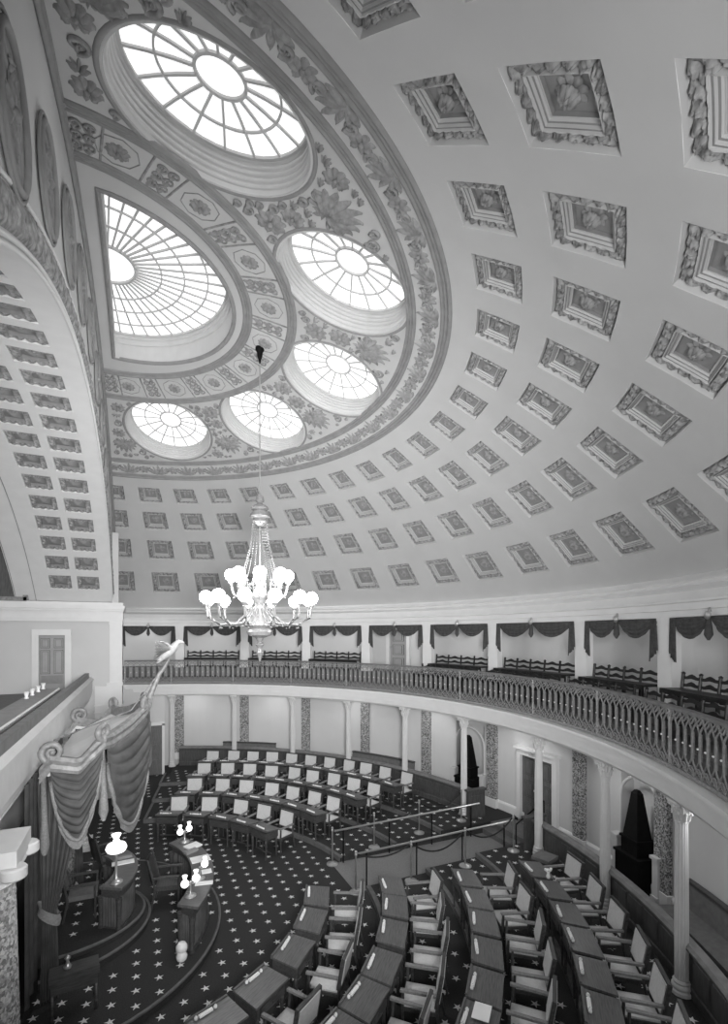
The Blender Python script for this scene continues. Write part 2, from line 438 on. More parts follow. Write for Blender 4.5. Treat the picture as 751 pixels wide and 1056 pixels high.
# coffers : one prototype for each row, copied round the dome
def coffer_proto(row):
    pc, ph = ROWS[row]
    def pt(a, b, d):
        q = S(pc + a * ph, b * HAZ, d); return Vector((q.x - XS, q.y, q.z - ZS))
    prof = [(1., 0), (.985, .03), (.965, .085)] + [(.955 - i * .024, .085) for i in range(13)] + [(.665, .035), (.645, .03), (.64, .05), (.60, .05), (.59, .075), (.555, .08), (.545, .10), (.50, .10), (.49, .135), (.30, .14), (.0, .14)]
    N = 50; m = MB(); rings = []
    sq = [(-1 + 2 * i / N, -1) for i in range(N)] + [(1, -1 + 2 * i / N) for i in range(N)] + [(1 - 2 * i / N, 1) for i in range(N)] + [(-1, 1 - 2 * i / N) for i in range(N)]
    V = []
    for pi_, (t, d) in enumerate(prof):
        for i, (x, y) in enumerate(sq):
            dd = d
            if .66 < t < .96:
                w = (i % N) / N; c = min(1, sin(PI * (t - .655) / .30) * 1.6)
                lf = abs(sin(w * PI * 5 + .25 * sin(t * 30))) ** .6; vein = .5 + .5 * sin((t - .66) * 60 + lf * 5)
                dd = d - c * (.055 * lf + .018 * vein * lf) - .03 * noise.noise(Vector((x * 16 * t, y * 16 * t, row * 3.1))) * c
            V.append(pt(x * t, y * t, dd))
    K = len(sq); fs = []; ms = []
    for r in range(len(prof) - 1):
        for i in range(K):
            fs.append((r * K + i, r * K + (i + 1) % K, (r + 1) * K + (i + 1) % K, (r + 1) * K + i))
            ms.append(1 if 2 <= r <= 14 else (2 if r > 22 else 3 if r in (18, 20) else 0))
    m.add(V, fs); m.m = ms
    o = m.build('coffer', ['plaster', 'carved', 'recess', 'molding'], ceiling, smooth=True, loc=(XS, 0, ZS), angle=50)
    m = MB(); c = pt(0, 0, .135); n = c.normalized(); u = Vector((0, 0, 1)) - n * n.z; u.normalize()
    R = RS * rad(ph) * .32
    for lay, (rr, hh) in enumerate(((1., .03), (.68, .06))):
        s = n.cross(u)
        for i in range(8):
            w = 2 * PI * (i + .5 * lay) / 8; d = u * cos(w) + s * sin(w)
            leaf(m, c - n * (.04 * lay) + d * R * rr * .1, n, d, R * rr * .95, R * .6, hh)
    m.ball(c - n * .07, R * .25, 8)
    r = m.build('rosette', 'relief', o, smooth=True)
    return o, r
for row in range(4):
    o, r = coffer_proto(row)
    for i, a in enumerate(AZ):
        if i == 0: o.rotation_euler = (0, 0, rad(a))
        else:
            c = o.copy(); COL.objects.link(c); c.rotation_euler = (0, 0, rad(a))
            d = r.copy(); COL.objects.link(d); d.parent = c

# skylights
def skylight(idx, c, n, rad0):
    e1 = n.cross(Vector((0, 0, 1))).normalized(); e2 = n.cross(e1)
    def P(r, w, h): return c + e1 * (r * cos(w)) + e2 * (r * sin(w)) + n * h
    root = thing('window_%d' % idx, None, None)
    NN = 56; m = MB()
    prof = [(1.06, -.0), (1.05, -.04), (1.01, -.05), (1.0, -.01)]
    for k in range(5): b = 1. - .008 * k; h = .02 + .07 * k; prof += [(b, h), (b - .022, h + .012), (b - .03, h + .03), (b - .022, h + .048), (b - .004, h + .055)]
    prof += [(.93, .37)]
    m.sweep(prof, [(lambda r, h, w=2 * PI * i / NN: P(r * rad0, w, h)) for i in range(NN + 1)])
    m.build('drum', 'drum', root, smooth=True, angle=35)
    m = MB()
    m.tube([P(rad0 * 1.06, 2 * PI * i / NN, -.03) for i in range(NN)], .04, 6, closed=True)
    m.build('rim_molding', 'molding', root, smooth=True)
    m = MB(); RI = rad0 * .94
    V = [P(0, 0, .47)]; rr = [.3, .62, 1.]; K = 32
    for q in rr:
        for i in range(K): V.append(P(RI * q, 2 * PI * i / K, .36 + .11 * (1 - q * q)))
    fs = [(0, 1 + i, 1 + (i + 1) % K) for i in range(K)]
    for r in range(2): fs += [(1 + r * K + i, 1 + (r + 1) * K + i, 1 + (r + 1) * K + (i + 1) % K, 1 + r * K + (i + 1) % K) for i in range(K)]
    m.add(V, fs); m.build('glass_pane', 'glass', root, smooth=True)
    m = MB()
    def H(q): return .36 + .11 * (1 - q * q) - .02
    for i in range(16):
        w = 2 * PI * (i + .5) / 16; m.tube([P(RI * q, w, H(q)) for q in (.27, .5, .75, 1.)], .020, 4)
    for q, tr in ((.27, .026), (.66, .018), (.985, .03)): m.tube([P(RI * q, 2 * PI * i / 40, H(q)) for i in range(40)], tr, 4, closed=True)
    m.build('glazing_bars', 'bars', root)
    return root
names = ['round skylight nearest the far end of the flat wall', 'round skylight second from the far end of the flat wall', 'middle round skylight opposite the half round window', 'large round skylight second from the near end', 'largest looking round skylight at the top of the picture']
for i, (c, n) in enumerate(zip(SKY, SKN)): struct(skylight(i + 1, c, n, RSK), names[i], 'skylight')
# half round skylight
root = struct(thing('window_6', None, None), 'half round fan skylight against the flat wall', 'skylight')
zl = S(0, 0).z
def dz(x, y): return ZS + math.sqrt(RS ** 2 - (x - XS) ** 2 - y * y)
def outl(sc, n=40):
    pts = [(LX + LR * sc * cos(rad(a)), LR * sc * sin(rad(a))) for a in [-90 + 180 * i / n for i in range(n + 1)]]
    return pts + [(LX, LR * sc * (1 - 2 * i / 16)) for i in range(1, 16)]
m = MB(); prof = [(1., -.02), (1., .14), (.985, .15), (.985, .26), (.97, .27), (.97, .40)]
O = [outl(s) for s, h in prof]; NNo = len(O[0])
V = [(x, y, dz(*O[0][i]) + prof[k][1] if k == 0 else zl + prof[k][1]) for k in range(len(prof)) for i, (x, y) in enumerate(O[k])]
m.add(V, [(k * NNo + i, k * NNo + (i + 1) % NNo, (k + 1) * NNo + (i + 1) % NNo, (k + 1) * NNo + i) for k in range(len(prof) - 1) for i in range(NNo)])
m.build('drum', 'drum', root)
m = MB(); m.tube([(x, y, dz(x, y) + .0) for x, y in outl(1.015)], .05, 6, closed=True); m.build('rim_molding', 'molding', root)
zg = zl + .38; m = MB(); m.add([(x, y, zg) for x, y in outl(.97)], [tuple(range(NNo))]); m.build('glass_pane', 'glass', root)
m = MB(); RG = LR * .97
for i in range(23):
    w = rad(-86 + 172 * i / 22); m.tube([(LX + RG * q * cos(w), RG * q * sin(w), zg - .02) for q in (.22, 1.)], .022, 4)
for q, t in ((.22, .035), (.43, .02), (.62, .02), (.82, .02), (.99, .035)): m.tube([(LX + RG * q * cos(rad(a)), RG * q * sin(rad(a)), zg - .02) for a in range(-90, 91, 5)], t, 4)
m.tube([(LX + .02, -RG, zg - .02), (LX + .02, RG, zg - .02)], .03, 4)
m.build('glazing_bars', 'bars', root)

# ------------------------------------------------------------------ entablature under the dome
mb = MB(); path = []
for i in range(121):
    a = rad(88 - 176 * i / 120)
    def f(t, z, a=a):
        pg = Vector((XG + 12.88 * cos(a), 12.88 * sin(a), 0)); pd = Vector((XS + 12.33 * cos(a), 12.33 * sin(a), 0))
        k = min(1., max(0., (z - Z_ENT) / .85)); k = 0 if k < .4 else (k - .4) / .6
        p = pg.lerp(pd, k); d = Vector((cos(a), sin(a), 0)); p = p - d * t; return (p.x, p.y, z)
    path.append(f)
mb.sweep([(-.45, Z_ENT), (0, Z_ENT), (0, Z_ENT + .13), (.03, Z_ENT + .14), (.03, Z_ENT + .27), (.06, Z_ENT + .29), (.06, Z_ENT + .33), (.02, Z_ENT + .34), (.02, Z_ENT + .52), (.08, Z_ENT + .54), (.20, Z_ENT + .60), (.20, Z_ENT + .67), (.26, Z_ENT + .70), (.26, Z_ENT + .74), (.10, Z_ENT + .76), (.05, Z_ENT + .9), (-.15, Z_ENT + .98)], path)
struct(mb.build('trim_1', 'trim', smooth=True, angle=12), 'white curved entablature under the dome above the gallery drapes', 'cornice')

# ------------------------------------------------------------------ gallery : slab, fascia, floor, back wall
mb = MB(); A0, A1 = rad(93), rad(-84)
mb.arc([(11.62, Z_SLAB + .02), (11.30, Z_SLAB + .02), (11.30, Z_SLAB - .04), (11.36, Z_SLAB - .05), (11.37, Z_SLAB - .16), (11.41, Z_SLAB - .17), (11.42, Z_SLAB - .30), (11.46, Z_SLAB - .31), (11.47, Z_FB + .06), (11.52, Z_FB), (11.9, Z_FB), (11.9, Z_FB + .1), (12.95, Z_FB + .1)], XG, A0, A1, 120); mb.v = [((x - XG) * .991 + XG, y * .991, z) for x, y, z in mb.v]
gal = struct(mb.build('trim_2', 'trim', smooth=True, angle=12), 'white curved moulded edge of the gallery below the iron railing', 'cornice')
mb = MB(); mb.arc([(11.25, Z_SLAB + .015), (11.72, Z_SLAB + .015), (11.72, 4.07), (12.55, 4.07), (12.55, 4.40), (14.4, 4.40)], XG, A0, A1, 90)
struct(mb.build('floor_gallery', 'bench'), 'stepped gallery floor behind the iron railing', 'floor')
mb = MB(); mb.arc([(14.3, 4.2), (14.3, 6.7), (13.2, 6.7)], XG, A0, A1, 90)
wg = struct(mb.build('wall_gallery', 'wall'), 'plain pale back wall of the gallery behind the benches', 'wall')
# door in the gallery
def curved_door(parent, a, R, w, z0, z1, dm, frame='trim', name='door_leaf', panels=2, leaves=1, fw=.14):
    c = G(a, R); rz = rad(a); mt = Matrix.Translation(c) @ Matrix.Rotation(rz, 4, 'Z')
    f = MB(); f.box((-.06, -w / 2 - fw / 2, (z0 + z1) / 2), (.16, fw, z1 - z0), mtx=mt); f.box((-.06, w / 2 + fw / 2, (z0 + z1) / 2), (.16, fw, z1 - z0), mtx=mt)
    f.box((-.06, 0, z1 + fw / 2), (.17, w + 2 * fw, fw), mtx=mt); f.box((-.10, 0, z1 + fw + .05), (.24, w + 2 * fw + .1, .08), mtx=mt)
    f.build('door_frame', frame, parent)
    for L in range(leaves):
        lw = w / leaves; y0 = -w / 2 + lw * (L + .5); d = MB(); d.box((-.02, y0, (z0 + z1) / 2), (.06, lw - .012, z1 - z0), mtx=mt)
        hh = (z1 - z0) / panels
        for k in range(panels):
            zc = z0 + hh * (k + .5); d.box((-.052, y0, zc), (.02, lw * .66, hh * .76), mtx=mt, mi=1); d.box((-.06, y0, zc), (.02, lw * .60, hh * .72), mtx=mt); d.box((-.068, y0, zc), (.02, lw * .44, hh * .6), mtx=mt, mi=1); d.box((-.072, y0, zc), (.02, lw * .40, hh * .57), mtx=mt)
        dl = d.build(name, [dm, 'wood'], parent)
        k = MB(); k.ball(mt @ Vector((-.10, y0 + (lw * .4 if L == 0 else -lw * .4), z0 + 1.)), .035, 8); k.build('door_knob', 'brass', dl)
d1 = struct(thing('door_1', None, None), 'grey panelled gallery door in the bay without a bench', 'door')
curved_door(d1, 30.5, 14.22, .85, 4.40, 6.1, 'greydoor', panels=3)
# piers
pr = None
for i, a in enumerate(PIER + [-79]):
    if pr is None:
        m = MB(); m.box((0, 0, .94), (.22, .40, 1.88)); m.box((0, 0, .05), (.28, .46, .10)); m.box((0, 0, 1.74), (.27, .45, .04)); m.box((0, 0, 1.85), (.28, .46, .06))
        pr = m.build('pillar', 'trim'); o = pr
    else: o = pr.copy(); COL.objects.link(o)
    o.location = G(a, RP - .08, 4.39); o.rotation_euler = (0, 0, rad(a))
    struct(o, 'white square gallery pier, %s from the far end' % ORD[i], 'pillar')

# iron railing
rl = thing('balustrade', 'long curved iron gallery railing of interlaced pointed bars', 'railing', (0, 0, 0))
m = MB(); m.arc([(11.34, Z_RAIL - .05), (11.34, Z_RAIL), (11.46, Z_RAIL), (11.46, Z_RAIL - .05)], XG, rad(82), rad(-82), 120, True); m.build('top_rail', 'railtop', rl)
m = MB(); m.arc([(11.36, Z_SLAB + .05), (11.36, Z_SLAB + .10), (11.44, Z_SLAB + .10), (11.44, Z_SLAB + .05)], XG, rad(82), rad(-82), 120, True); m.build('bottom_rail', 'rail', rl)
ends = [82.] + POST[1:] + [-80.]
zb, zt = Z_SLAB + .10, Z_RAIL - .05
for i in range(len(ends) - 1):
    a0, a1 = ends[i], ends[i + 1]
    m = MB(); m.lathe([(.035, 0), (.035, .05), (.022, .06), (.022, .9), (.035, .92), (.035, .98)], 8, G(a0, 11.4, Z_SLAB + .03)); m.build('rail_post', 'post', rl)
    L = abs(a0 - a1) * PI / 180 * 11.4; n = max(3, round(L / .217)); st = (a1 - a0) / n; m = MB(); sd = MB()
    lo = min(a0, a1); hi = max(a0, a1)
    for k in range(n + 1):
        c = a0 + st * k
        for sg in (-1, 1):
            pts = []
            for t in range(17):
                q = t / 16
                if q < .30: w = .5 + 1.25 * (1 - sin(q / .30 * PI / 2))   # crosses the neighbours near the rails
                elif q > .70: w = .5 + 1.25 * (1 - sin((1 - q) / .30 * PI / 2))
                else: w = .5
                w = w - .5 + .16 + .0
                aa = c + sg * abs(st) * w * 1.0
                aa = min(hi, max(lo, aa)); pts.append(G(aa, 11.4 + .012 * sg, zb + (zt - zb) * q))
            m.tube(pts, .0135, 4, cap=False)
        if k < n or True:
            pts = []
            for t in range(9):   # small arches under the rail
                q = t / 8; aa = min(hi, max(lo, c + st * (q - .5))); pts.append(G(aa, 11.385, zb + .0 + .13 * sin(PI * q)))
            m.tube(pts, .012, 4, cap=False); m.tube([(p.x, p.y, zb + zt - p.z) for p in pts], .012, 4, cap=False)
            if 0 < k < n:
                hw = abs(st) * .27; m.add([G(c - hw, 11.41, zb + .24), G(c + hw, 11.41, zb + .24), G(c + hw, 11.41, zt - .24), G(c - hw, 11.41, zt - .24)], [(0, 1, 2, 3)])
            m.cur = 1; m.ball(G(c, 11.375, (zb + zt) / 2 - .02), .017, 6); m.cur = 0
    m.build('rail_panel', ['rail', 'stud'], rl)

# gallery benches : wavy slat backs
def bench_mesh(w):
    fr = []; n = max(2, round(w / .56))
    st = MB(); st.box((0, -.2, .42), (w, .42, .05)); st.box((0, -.40, .38), (w, .03, .08)); 
    for k in range(n + 1):
        y = -w / 2 + .03 + (w - .06) * k / n
        b = MB(); b.tube([(y, .0, .0), (y, .02, .45), (y, .05, .73), (y, .052, .745), (y, .053, .775)], [.03, .03, .03, .042, .012], 6); fr.append(('back_post', b)); b = MB(); b.tube([(y, -.38, 0), (y, -.38, .4)], .025, 6); fr.append(('leg', b))
    sl = MB()
    for k in range(n):
        x0 = -w / 2 + .03 + (w - .06) * k / n; L = (w - .06) / n
        for z0, dy, hh in ((.68, .045, .055), (.53, .035, .055)):
            P = []
            for t in range(9):
                q = t / 8; wz = .045 * sin(PI * q) ** 2 + .012 * cos(4 * PI * q); x = x0 + L * q
                P += [(x, dy - .012, z0 - hh + wz * .4), (x, dy - .012, z0 + wz), (x, dy + .012, z0 + wz), (x, dy + .012, z0 - hh + wz * .4)]
            sl.add(P, [(t * 4 + j, t * 4 + (j + 1) % 4, (t + 1) * 4 + (j + 1) % 4, (t + 1) * 4 + j) for t in range(8) for j in range(4)])
    return fr, st, sl
bays = [(88 - 0, PIER[0])] + [(PIER[i], PIER[i + 1]) for i in range(len(PIER) - 1)]
NAMEB = ['first gallery bay beside the corner pilaster', 'second gallery bay from the far end', 'third gallery bay from the far end', 'fourth gallery bay from the far end', 'gallery bay with the grey door', 'gallery bay just right of the door bay', 'wide middle gallery bay', 'gallery bay before the last visible pier', 'gallery bay at the right edge of the photo', 'gallery bay', 'gallery bay', 'gallery bay', 'gallery bay']
def bench(a, R, z, w, label, cat='bench', group='ladder back gallery benches'):
    t = thing('gallery_bench', label, cat, G(a, R, z), rad(a) - PI / 2, group)
    fr, st, sl = bench_mesh(w)
    [b.build(nm, 'gallery_bench', t) for nm, b in fr]; st.build('seat', 'gallery_bench', t); sl.build('back_slats', 'gallery_bench', t)
for i, (a0, a1) in enumerate(bays[:9]):
    if i in (0, 4) or i > 9: continue
    a = (a0 + a1) / 2; w = 12.55 * rad(abs(a0 - a1)) - .50
    if i <= 8 or i == 9: bench(a, 12.94, 4.40, w, 'dark wavy-slat bench in the back row, %s' % NAMEB[i])
for i in (5, 6, 7, 8):
    a0, a1 = bays[i]; a = (a0 + a1) / 2; bench(a, 12.25, 4.075, 12.1 * rad(abs(a0 - a1)) - .25, 'dark front row bench by the railing, %s' % NAMEB[i])

# drapery in each bay
def swag_bm(w, drop, th=.05):
    m = MB()
    def f(s, t):
        x = (s - .5) * w; sag = drop * (1 - (2 * s - 1) ** 2) ; zz = -t * (sag * .92 + .03) - .0
        fold = .04 * abs(sin(t * 15)) * (1 - (2 * s - 1) ** 2) + .01 * sin(s * 40)
        return (x, -.03 - fold - .05 * sin(PI * t) * (1 - (2 * s - 1) ** 2), zz)
    m.grid(f, 24, 20); return m
def tail_bm(w, h, sg):
    m = MB()
    def f(s, t):
        x = (s - .5) * w * (.7 + .3 * t); L = h * (1 - .25 * (s if sg > 0 else 1 - s)) + .02 * sin(s * 18)
        return (x, -.04 + .025 * sin(s * 26), -t * L)
    m.grid(f, 20, 8); return m
for i, (a0, a1) in enumerate(bays[:9]):
    if i == 0: a0 = 84.6
    am = (a0 + a1) / 2; R = 12.92; w = 2 * R * sin(rad(abs(a0 - a1)) / 2) - .44
    p = (G(a0, R) + G(a1, R)) / 2; w = (G(a0, R) - G(a1, R)).length - .44
    t = thing('drapery_swag', 'dark double swag drape with tails, %s' % NAMEB[i], 'drape', (p.x, p.y, Z_ENT - .01), rad(am) + PI / 2 + PI, 'gallery window drapes')
    t.rotation_euler = (0, 0, rad(am) - PI / 2)
    for sg in (-1, 1):
        o = swag_bm(w * .50, .43).build('swag', 'drape', t, smooth=True, loc=(sg * w * .245, 0, 0))
        o = tail_bm(.22, .92, sg).build('tail', 'drape', t, smooth=True, loc=(sg * (w / 2 - .06), -.03, 0))
    m = MB(); m.tube([(0, -.07, -.05), (0, -.08, -.2), (0, -.08, -.34), (0, -.08, -.44)], [.03, .06, .075, .02], 8); m.build('tassel', 'drape', t, smooth=True)
    m = MB(); m.ball((0, -.10, .02), .075, 10, sc=(1, .6, 1.1)); m.box((0, -.06, .12), (.06, .05, .08), taper=.3); m.build('rosette', 'brass', t, smooth=True)

# ------------------------------------------------------------------ slender columns under the gallery
def column_proto():
    H = Z_FB - .3; t = thing('column', None, None)
    b = MB(); b.lathe([(.15, 0), (.15, .05), (.125, .07), (.14, .10), (.14, .13), (.115, .16), (.125, .19), (.105, .22)], 20); b.build('base', 'column', t, smooth=True, angle=40)
    s = MB(); s.lathe([(.098, .22), (.10, 1.), (.095, 2.), (.088, H - .36), (.098, H - .35), (.098, H - .33), (.086, H - .32)], 32, flute=.09); s.build('shaft', 'column', t)
    c = MB(); c.lathe([(.088, H - .32), (.095, H - .2), (.13, H - .08), (.15, H - .05)], 16); c.box((0, 0, H - .025), (.30, .30, .05))
    for lay, (zz, rr, k) in enumerate(((H - .31, .09, 8), (H - .2, .1, 8))):
        for j in range(k):
            w = 2 * PI * (j + .5 * lay) / k; d = Vector((cos(w), sin(w), 0)); q = d * rr
            c.tube([(q.x, q.y, zz), (q.x * 1.15, q.y * 1.15, zz + .09), (q.x * 1.55, q.y * 1.55, zz + .13), (q.x * 1.65, q.y * 1.65, zz + .10)], [.03, .03, .022, .01], 5)
    for j in range(4):
        w = PI / 4 + PI / 2 * j; c.ball((.17 * cos(w), .17 * sin(w), H - .08), .035, 6)
    c.build('capital', 'column', t, smooth=True, angle=40)
    return t
cp = column_proto(); ct = tree_of(cp)
for i, a in enumerate(POST[1:11]):
    lb = 'slender fluted white column under the gallery, %s from the far left' % ORD[i]
    if i == 0: cp['label'] = lb; o = cp; o.location = G(a, RR + .17, .3)
    else: o = dup(cp, G(a, RR + .17, .3), 0, lb, None, ct)
    o.rotation_euler = (0, 0, rad(a)); struct(o, lb, 'column')
# ------------------------------------------------------------------ lower round wall with marble strips, niches, doors
mb = MB(); NW = 2.75; NZ = 2.85
for b0, b1 in ((86, 12.7 + NW), (12.7 - NW, -15.5 + NW), (-15.5 - NW, -86)): mb.arc([(RW, -.02), (RW, 3.75)], XG, rad(b0), rad(b1), 50)
for a in (12.7, -15.5):
    mb.arc([(RW, NZ), (RW, 3.75)], XG, rad(a - NW), rad(a + NW), 8); mb.arc([(13.25, .25), (13.25, NZ), (RW, NZ)], XG, rad(a - NW), rad(a + NW), 8)
    for b in (a - NW, a + NW): p, q = G(b, RW), G(b, 13.25); mb.add([(p.x, p.y, .25), (q.x, q.y, .25), (q.x, q.y, NZ), (p.x, p.y, NZ)], [(0, 1, 2, 3)])
wl = struct(mb.build('wall_round', 'wall'), 'pale curved lower wall behind the slender columns', 'wall')
mb = MB(); mb.arc([(RW, .3), (RW - .06, .3), (RW - .06, .52), (RW - .03, .56), (RW, .57)], XG, rad(74), rad(-86), 120); struct(mb.build('baseboard_round', 'trim'), 'white moulded baseboard along the curved lower wall', 'baseboard')
for i, a in enumerate(PIER[:10]):
    mt = Matrix.Translation(G(a, RW)) @ Matrix.Rotation(rad(a), 4, 'Z')
    m = MB(); m.box((-.06, 0, 1.95), (.12, .38, 2.75), mtx=mt); m.build('marble_pilaster', 'marble', wl)
    m = MB(); m.box((-.07, 0, .44), (.16, .46, .28), mtx=mt); m.box((-.07, 0, 3.36), (.16, .44, .08), mtx=mt); m.build('pilaster_trim', 'trim', wl)
d2 = struct(thing('door_2', None, None), 'dark double door in the curved wall at the end of the aisle', 'door')
curved_door(d2, .1, RW - .02, 1.22, .32, 2.28, 'door', panels=3, leaves=2, fw=.16)
# niches with the tall black stoves
for sg, nm in ((1, 'far'), (-1, 'near')):
    a = 12.7 if sg > 0 else -15.5; mt = Matrix.Translation(G(a, RW)) @ Matrix.Rotation(rad(a), 4, 'Z')
    m = MB(); pts = [(-.03, -.62, .55), (-.03, -.62, 2.1)] + [(-.03, -.62 * cos(PI * k / 12), 2.1 + .62 * sin(PI * k / 12)) for k in range(1, 12)] + [(-.03, .62, 2.1), (-.03, .62, .55)]
    m.tube([mt @ Vector(p) for p in pts], .035, 6)
    m.build('niche_molding', 'wall', wl)
    m = MB()
    for y in (-.62, .62): m.box((-.10, y, .75), (.18, .16, .9), mtx=mt); m.box((-.11, y, 1.22), (.24, .22, .06), mtx=mt); m.box((-.11, y, .36), (.22, .2, .12), mtx=mt)
    m.build('niche_pedestals', 'wall', wl)
    t = thing('stove', 'tall black obelisk-topped stove before the curved wall, %s side of the aisle door' % nm, 'stove', G(a, RW - .1, .3), rad(a), 'black stoves')
    m = MB(); m.box((0, 0, .06), (.62, .80, .12)); m.box((0, 0, .40), (.54, .72, .6)); m.box((0, 0, .72), (.6, .78, .06)); m.build('firebox', 'iron', t)
    m = MB(); m.box((0, 0, .90), (.40, .50, .34)); m.box((0, 0, 1.08), (.46, .56, .05)); m.build('hood', 'iron', t)
    m = MB(); m.box((0, 0, 1.59), (.36, .46, 1.0), taper=.40); m.box((0, 0, 2.12), (.14, .18, .07), taper=.5); m.build('obelisk', 'iron', t)
# flat piece of wall with a door at the far left
mb = MB(); mb.box((.92, 11.22, 1.85), (1.9, .14, 3.8))
wf = struct(mb.build('wall_corner', 'wall'), 'short flat white wall with a door at the far left corner', 'wall')
d3 = struct(thing('door_3', None, None), 'tall grey-brown door at the far left beside the canopy', 'door')
m = MB(); m.box((1.44, 11.12, 1.03), (.66, .06, 2.05)); 
for k in range(3): m.box((1.44, 11.085, .4 + .64 * k), (.40, .03, .46))
m.build('door_leaf', 'door', d3); m = MB(); m.box((1.06, 11.12, 1.05), (.10, .1, 2.15)); m.box((1.82, 11.12, 1.05), (.10, .1, 2.15)); m.box((1.44, 11.12, 2.13), (.86, .1, .12)); m.build('door_frame', 'trim', d3)

# panelled bulkhead
for sg, nm, a0, a1 in ((1, 'far', 6.6, 71.5), (-1, 'near', 5.2, 76)):
    t = thing('panelled_barrier', 'dark panelled wooden barrier curving behind the last row of the %s block' % nm, 'barrier', (0, 0, 0))
    r0 = 11.66; m = MB()
    m.arc([(r0 + .06, .29), (r0 - .02, .29), (r0 - .02, .44), (r0, .46), (r0, .98), (r0 - .03, 1.0), (r0 - .03, 1.03), (r0 + .06, 1.03)], XG, rad(a0) * sg, rad(a1) * sg, 70, True); m.build('barrier_panels', 'panel', t)
    n = 30; mm = MB()
    for k in range(n):
        b0 = a0 + (a1 - a0) * (k + .08) / n; b1 = a0 + (a1 - a0) * (k + .92) / n
        mm.arc([(r0 + .01, .53), (r0 - .014, .55), (r0 - .014, .91), (r0 + .01, .93)], XG, rad(b0) * sg, rad(b1) * sg, 3)
    mm.build('raised_panels', 'panel', t)
    m = MB(); m.arc([(r0 - .07, 1.03), (r0 - .08, 1.07), (r0 - .04, 1.12), (r0 + .10, 1.12), (r0 + .12, 1.07), (r0 + .1, 1.03)], XG, rad(a0) * sg, rad(a1) * sg, 70, True); m.build('cap_rail', 'railtop', t)
    q = G(a0 * sg, r0, 0); m = MB(); m.box((q.x + .05, q.y - .02 * sg, .68), (.62, .10, .92)); m.box((q.x + .05, q.y - .02 * sg, 1.14), (.70, .18, .06)); m.box((q.x + .05, q.y - .08 * sg, .68), (.42, .03, .6)); m.build('end_panel', 'panel', t)
# steps at the end of the aisle
mb = MB()
for k in range(2): mb.box((10.65 + .16 + .15 * k, AC, .075 + .075 * k), (1.1 - .3 * k, 1.5, .15 + .15 * k))
struct(mb.build('floor_steps', 'edge'), 'two dark steps rising from the aisle to the wall door', 'steps')
# benches against the curved wall behind the barrier
for a, w, lb in ((58.5, 11., 'dark bench against the curved wall behind the far barrier, left of the other'), (33, 0, ''), (-31, 9, 'long dark cushioned bench against the wall at the right edge')):
    if not lb: a = 30.; w = 13.; lb = 'dark bench against the curved wall behind the far barrier, nearer the aisle'
    a0, a1 = a - w / 2, a + w / 2
    if a < 0: a0, a1 = -41, -22
    bt = 1.17 if a < 0 else 1.02
    t = thing('wall_bench', lb, 'bench', (0, 0, 0), 0, 'benches along the curved wall')
    m = MB(); m.arc([(12.2, .62), (12.2, .72), (12.75, .72), (12.75, .62)], XG, rad(a0), rad(a1), 20, True); m.build('seat', 'bench', t)
    m = MB(); m.arc([(12.70, .72), (12.76, bt), (12.82, bt), (12.80, .72)], XG, rad(a0), rad(a1), 20, True); m.build('backrest', 'bench', t)
    m = MB(); m.arc([(12.24, .3), (12.24, .62), (12.70, .62), (12.70, .3)], XG, rad(a0), rad(a1), 20, True); m.build('bench_base', 'wood', t)
    m = MB(); m.arc([(12.73, bt), (12.73, bt + .05), (12.85, bt + .05), (12.85, bt)], XG, rad(a0), rad(a1), 20, True); m.build('top_rail', 'wood', t)

# ------------------------------------------------------------------ east wall, arch, gallery on the left
ACZ, AR = ZC - 8.0, 12.64; YS = 8.75; ZSP = ZC + 1.12
def archz(y, R=AR): return ACZ + math.sqrt(R * R - y * y)
ROUT = math.sqrt(RS ** 2 - XS ** 2)
mb = MB(); N = 96; V = []
for i in range(N + 1):
    y = -12.6 + 25.2 * i / N; zt_ = ZS + math.sqrt(max(.0, ROUT ** 2 - y * y)) + .08
    zb_ = archz(y) if abs(y) <= YS else ZSP - .1
    V += [(0, y, min(zb_, zt_)), (0, y, zt_), (-.3, y, min(zb_, zt_)), (-.3, y, zt_)]
mb.add(V, [(i * 4, i * 4 + 1, i * 4 + 5, i * 4 + 4) for i in range(N)])
wf = struct(mb.build('wall_flat', 'wall'), 'flat wall above the wide arch with a row of round medallions', 'wall')
# moulding along the dome edge
m = MB()
for off, r in ((.0, .05), (.11, .035), (-.08, .03)):
    m.tube([(.03, (ROUT - off) * sin(rad(a)), ZS + (ROUT - off) * cos(rad(a))) for a in [-50 + i for i in range(101)]], r, 6)
m.build('arch_rib', 'molding', wf, smooth=True)
# carved archivolt
def archpt(y, R): return (y, ACZ + math.sqrt(R * R - y * y))
m = MB(); T0 = math.asin(YS / AR)
def f(s, t):
    a = -T0 + 2 * T0 * s; R = AR + .10 + .30 * t; k = s * 120
    hgt = .03 + .03 * abs(sin(k * PI)) * sin(PI * t) + .02 * noise.noise(Vector((s * 160, t * 5, 1.7)))
    if t < .02 or t > .98: hgt = 0
    return (hgt, R * sin(a), ACZ + R * cos(a))
m.grid(f, 720, 8); m.build('carved_archivolt', 'carved', wf, smooth=True)
m = MB()
for R, r in ((AR + .43, .022), (AR + .06, .022), (AR, .02)): m.tube([(.01, R * sin(-T0 + 2 * T0 * i / 90), ACZ + R * cos(-T0 + 2 * T0 * i / 90)) for i in range(91)], r, 6)
m.build('arch_fillets', 'trim', wf, smooth=True)
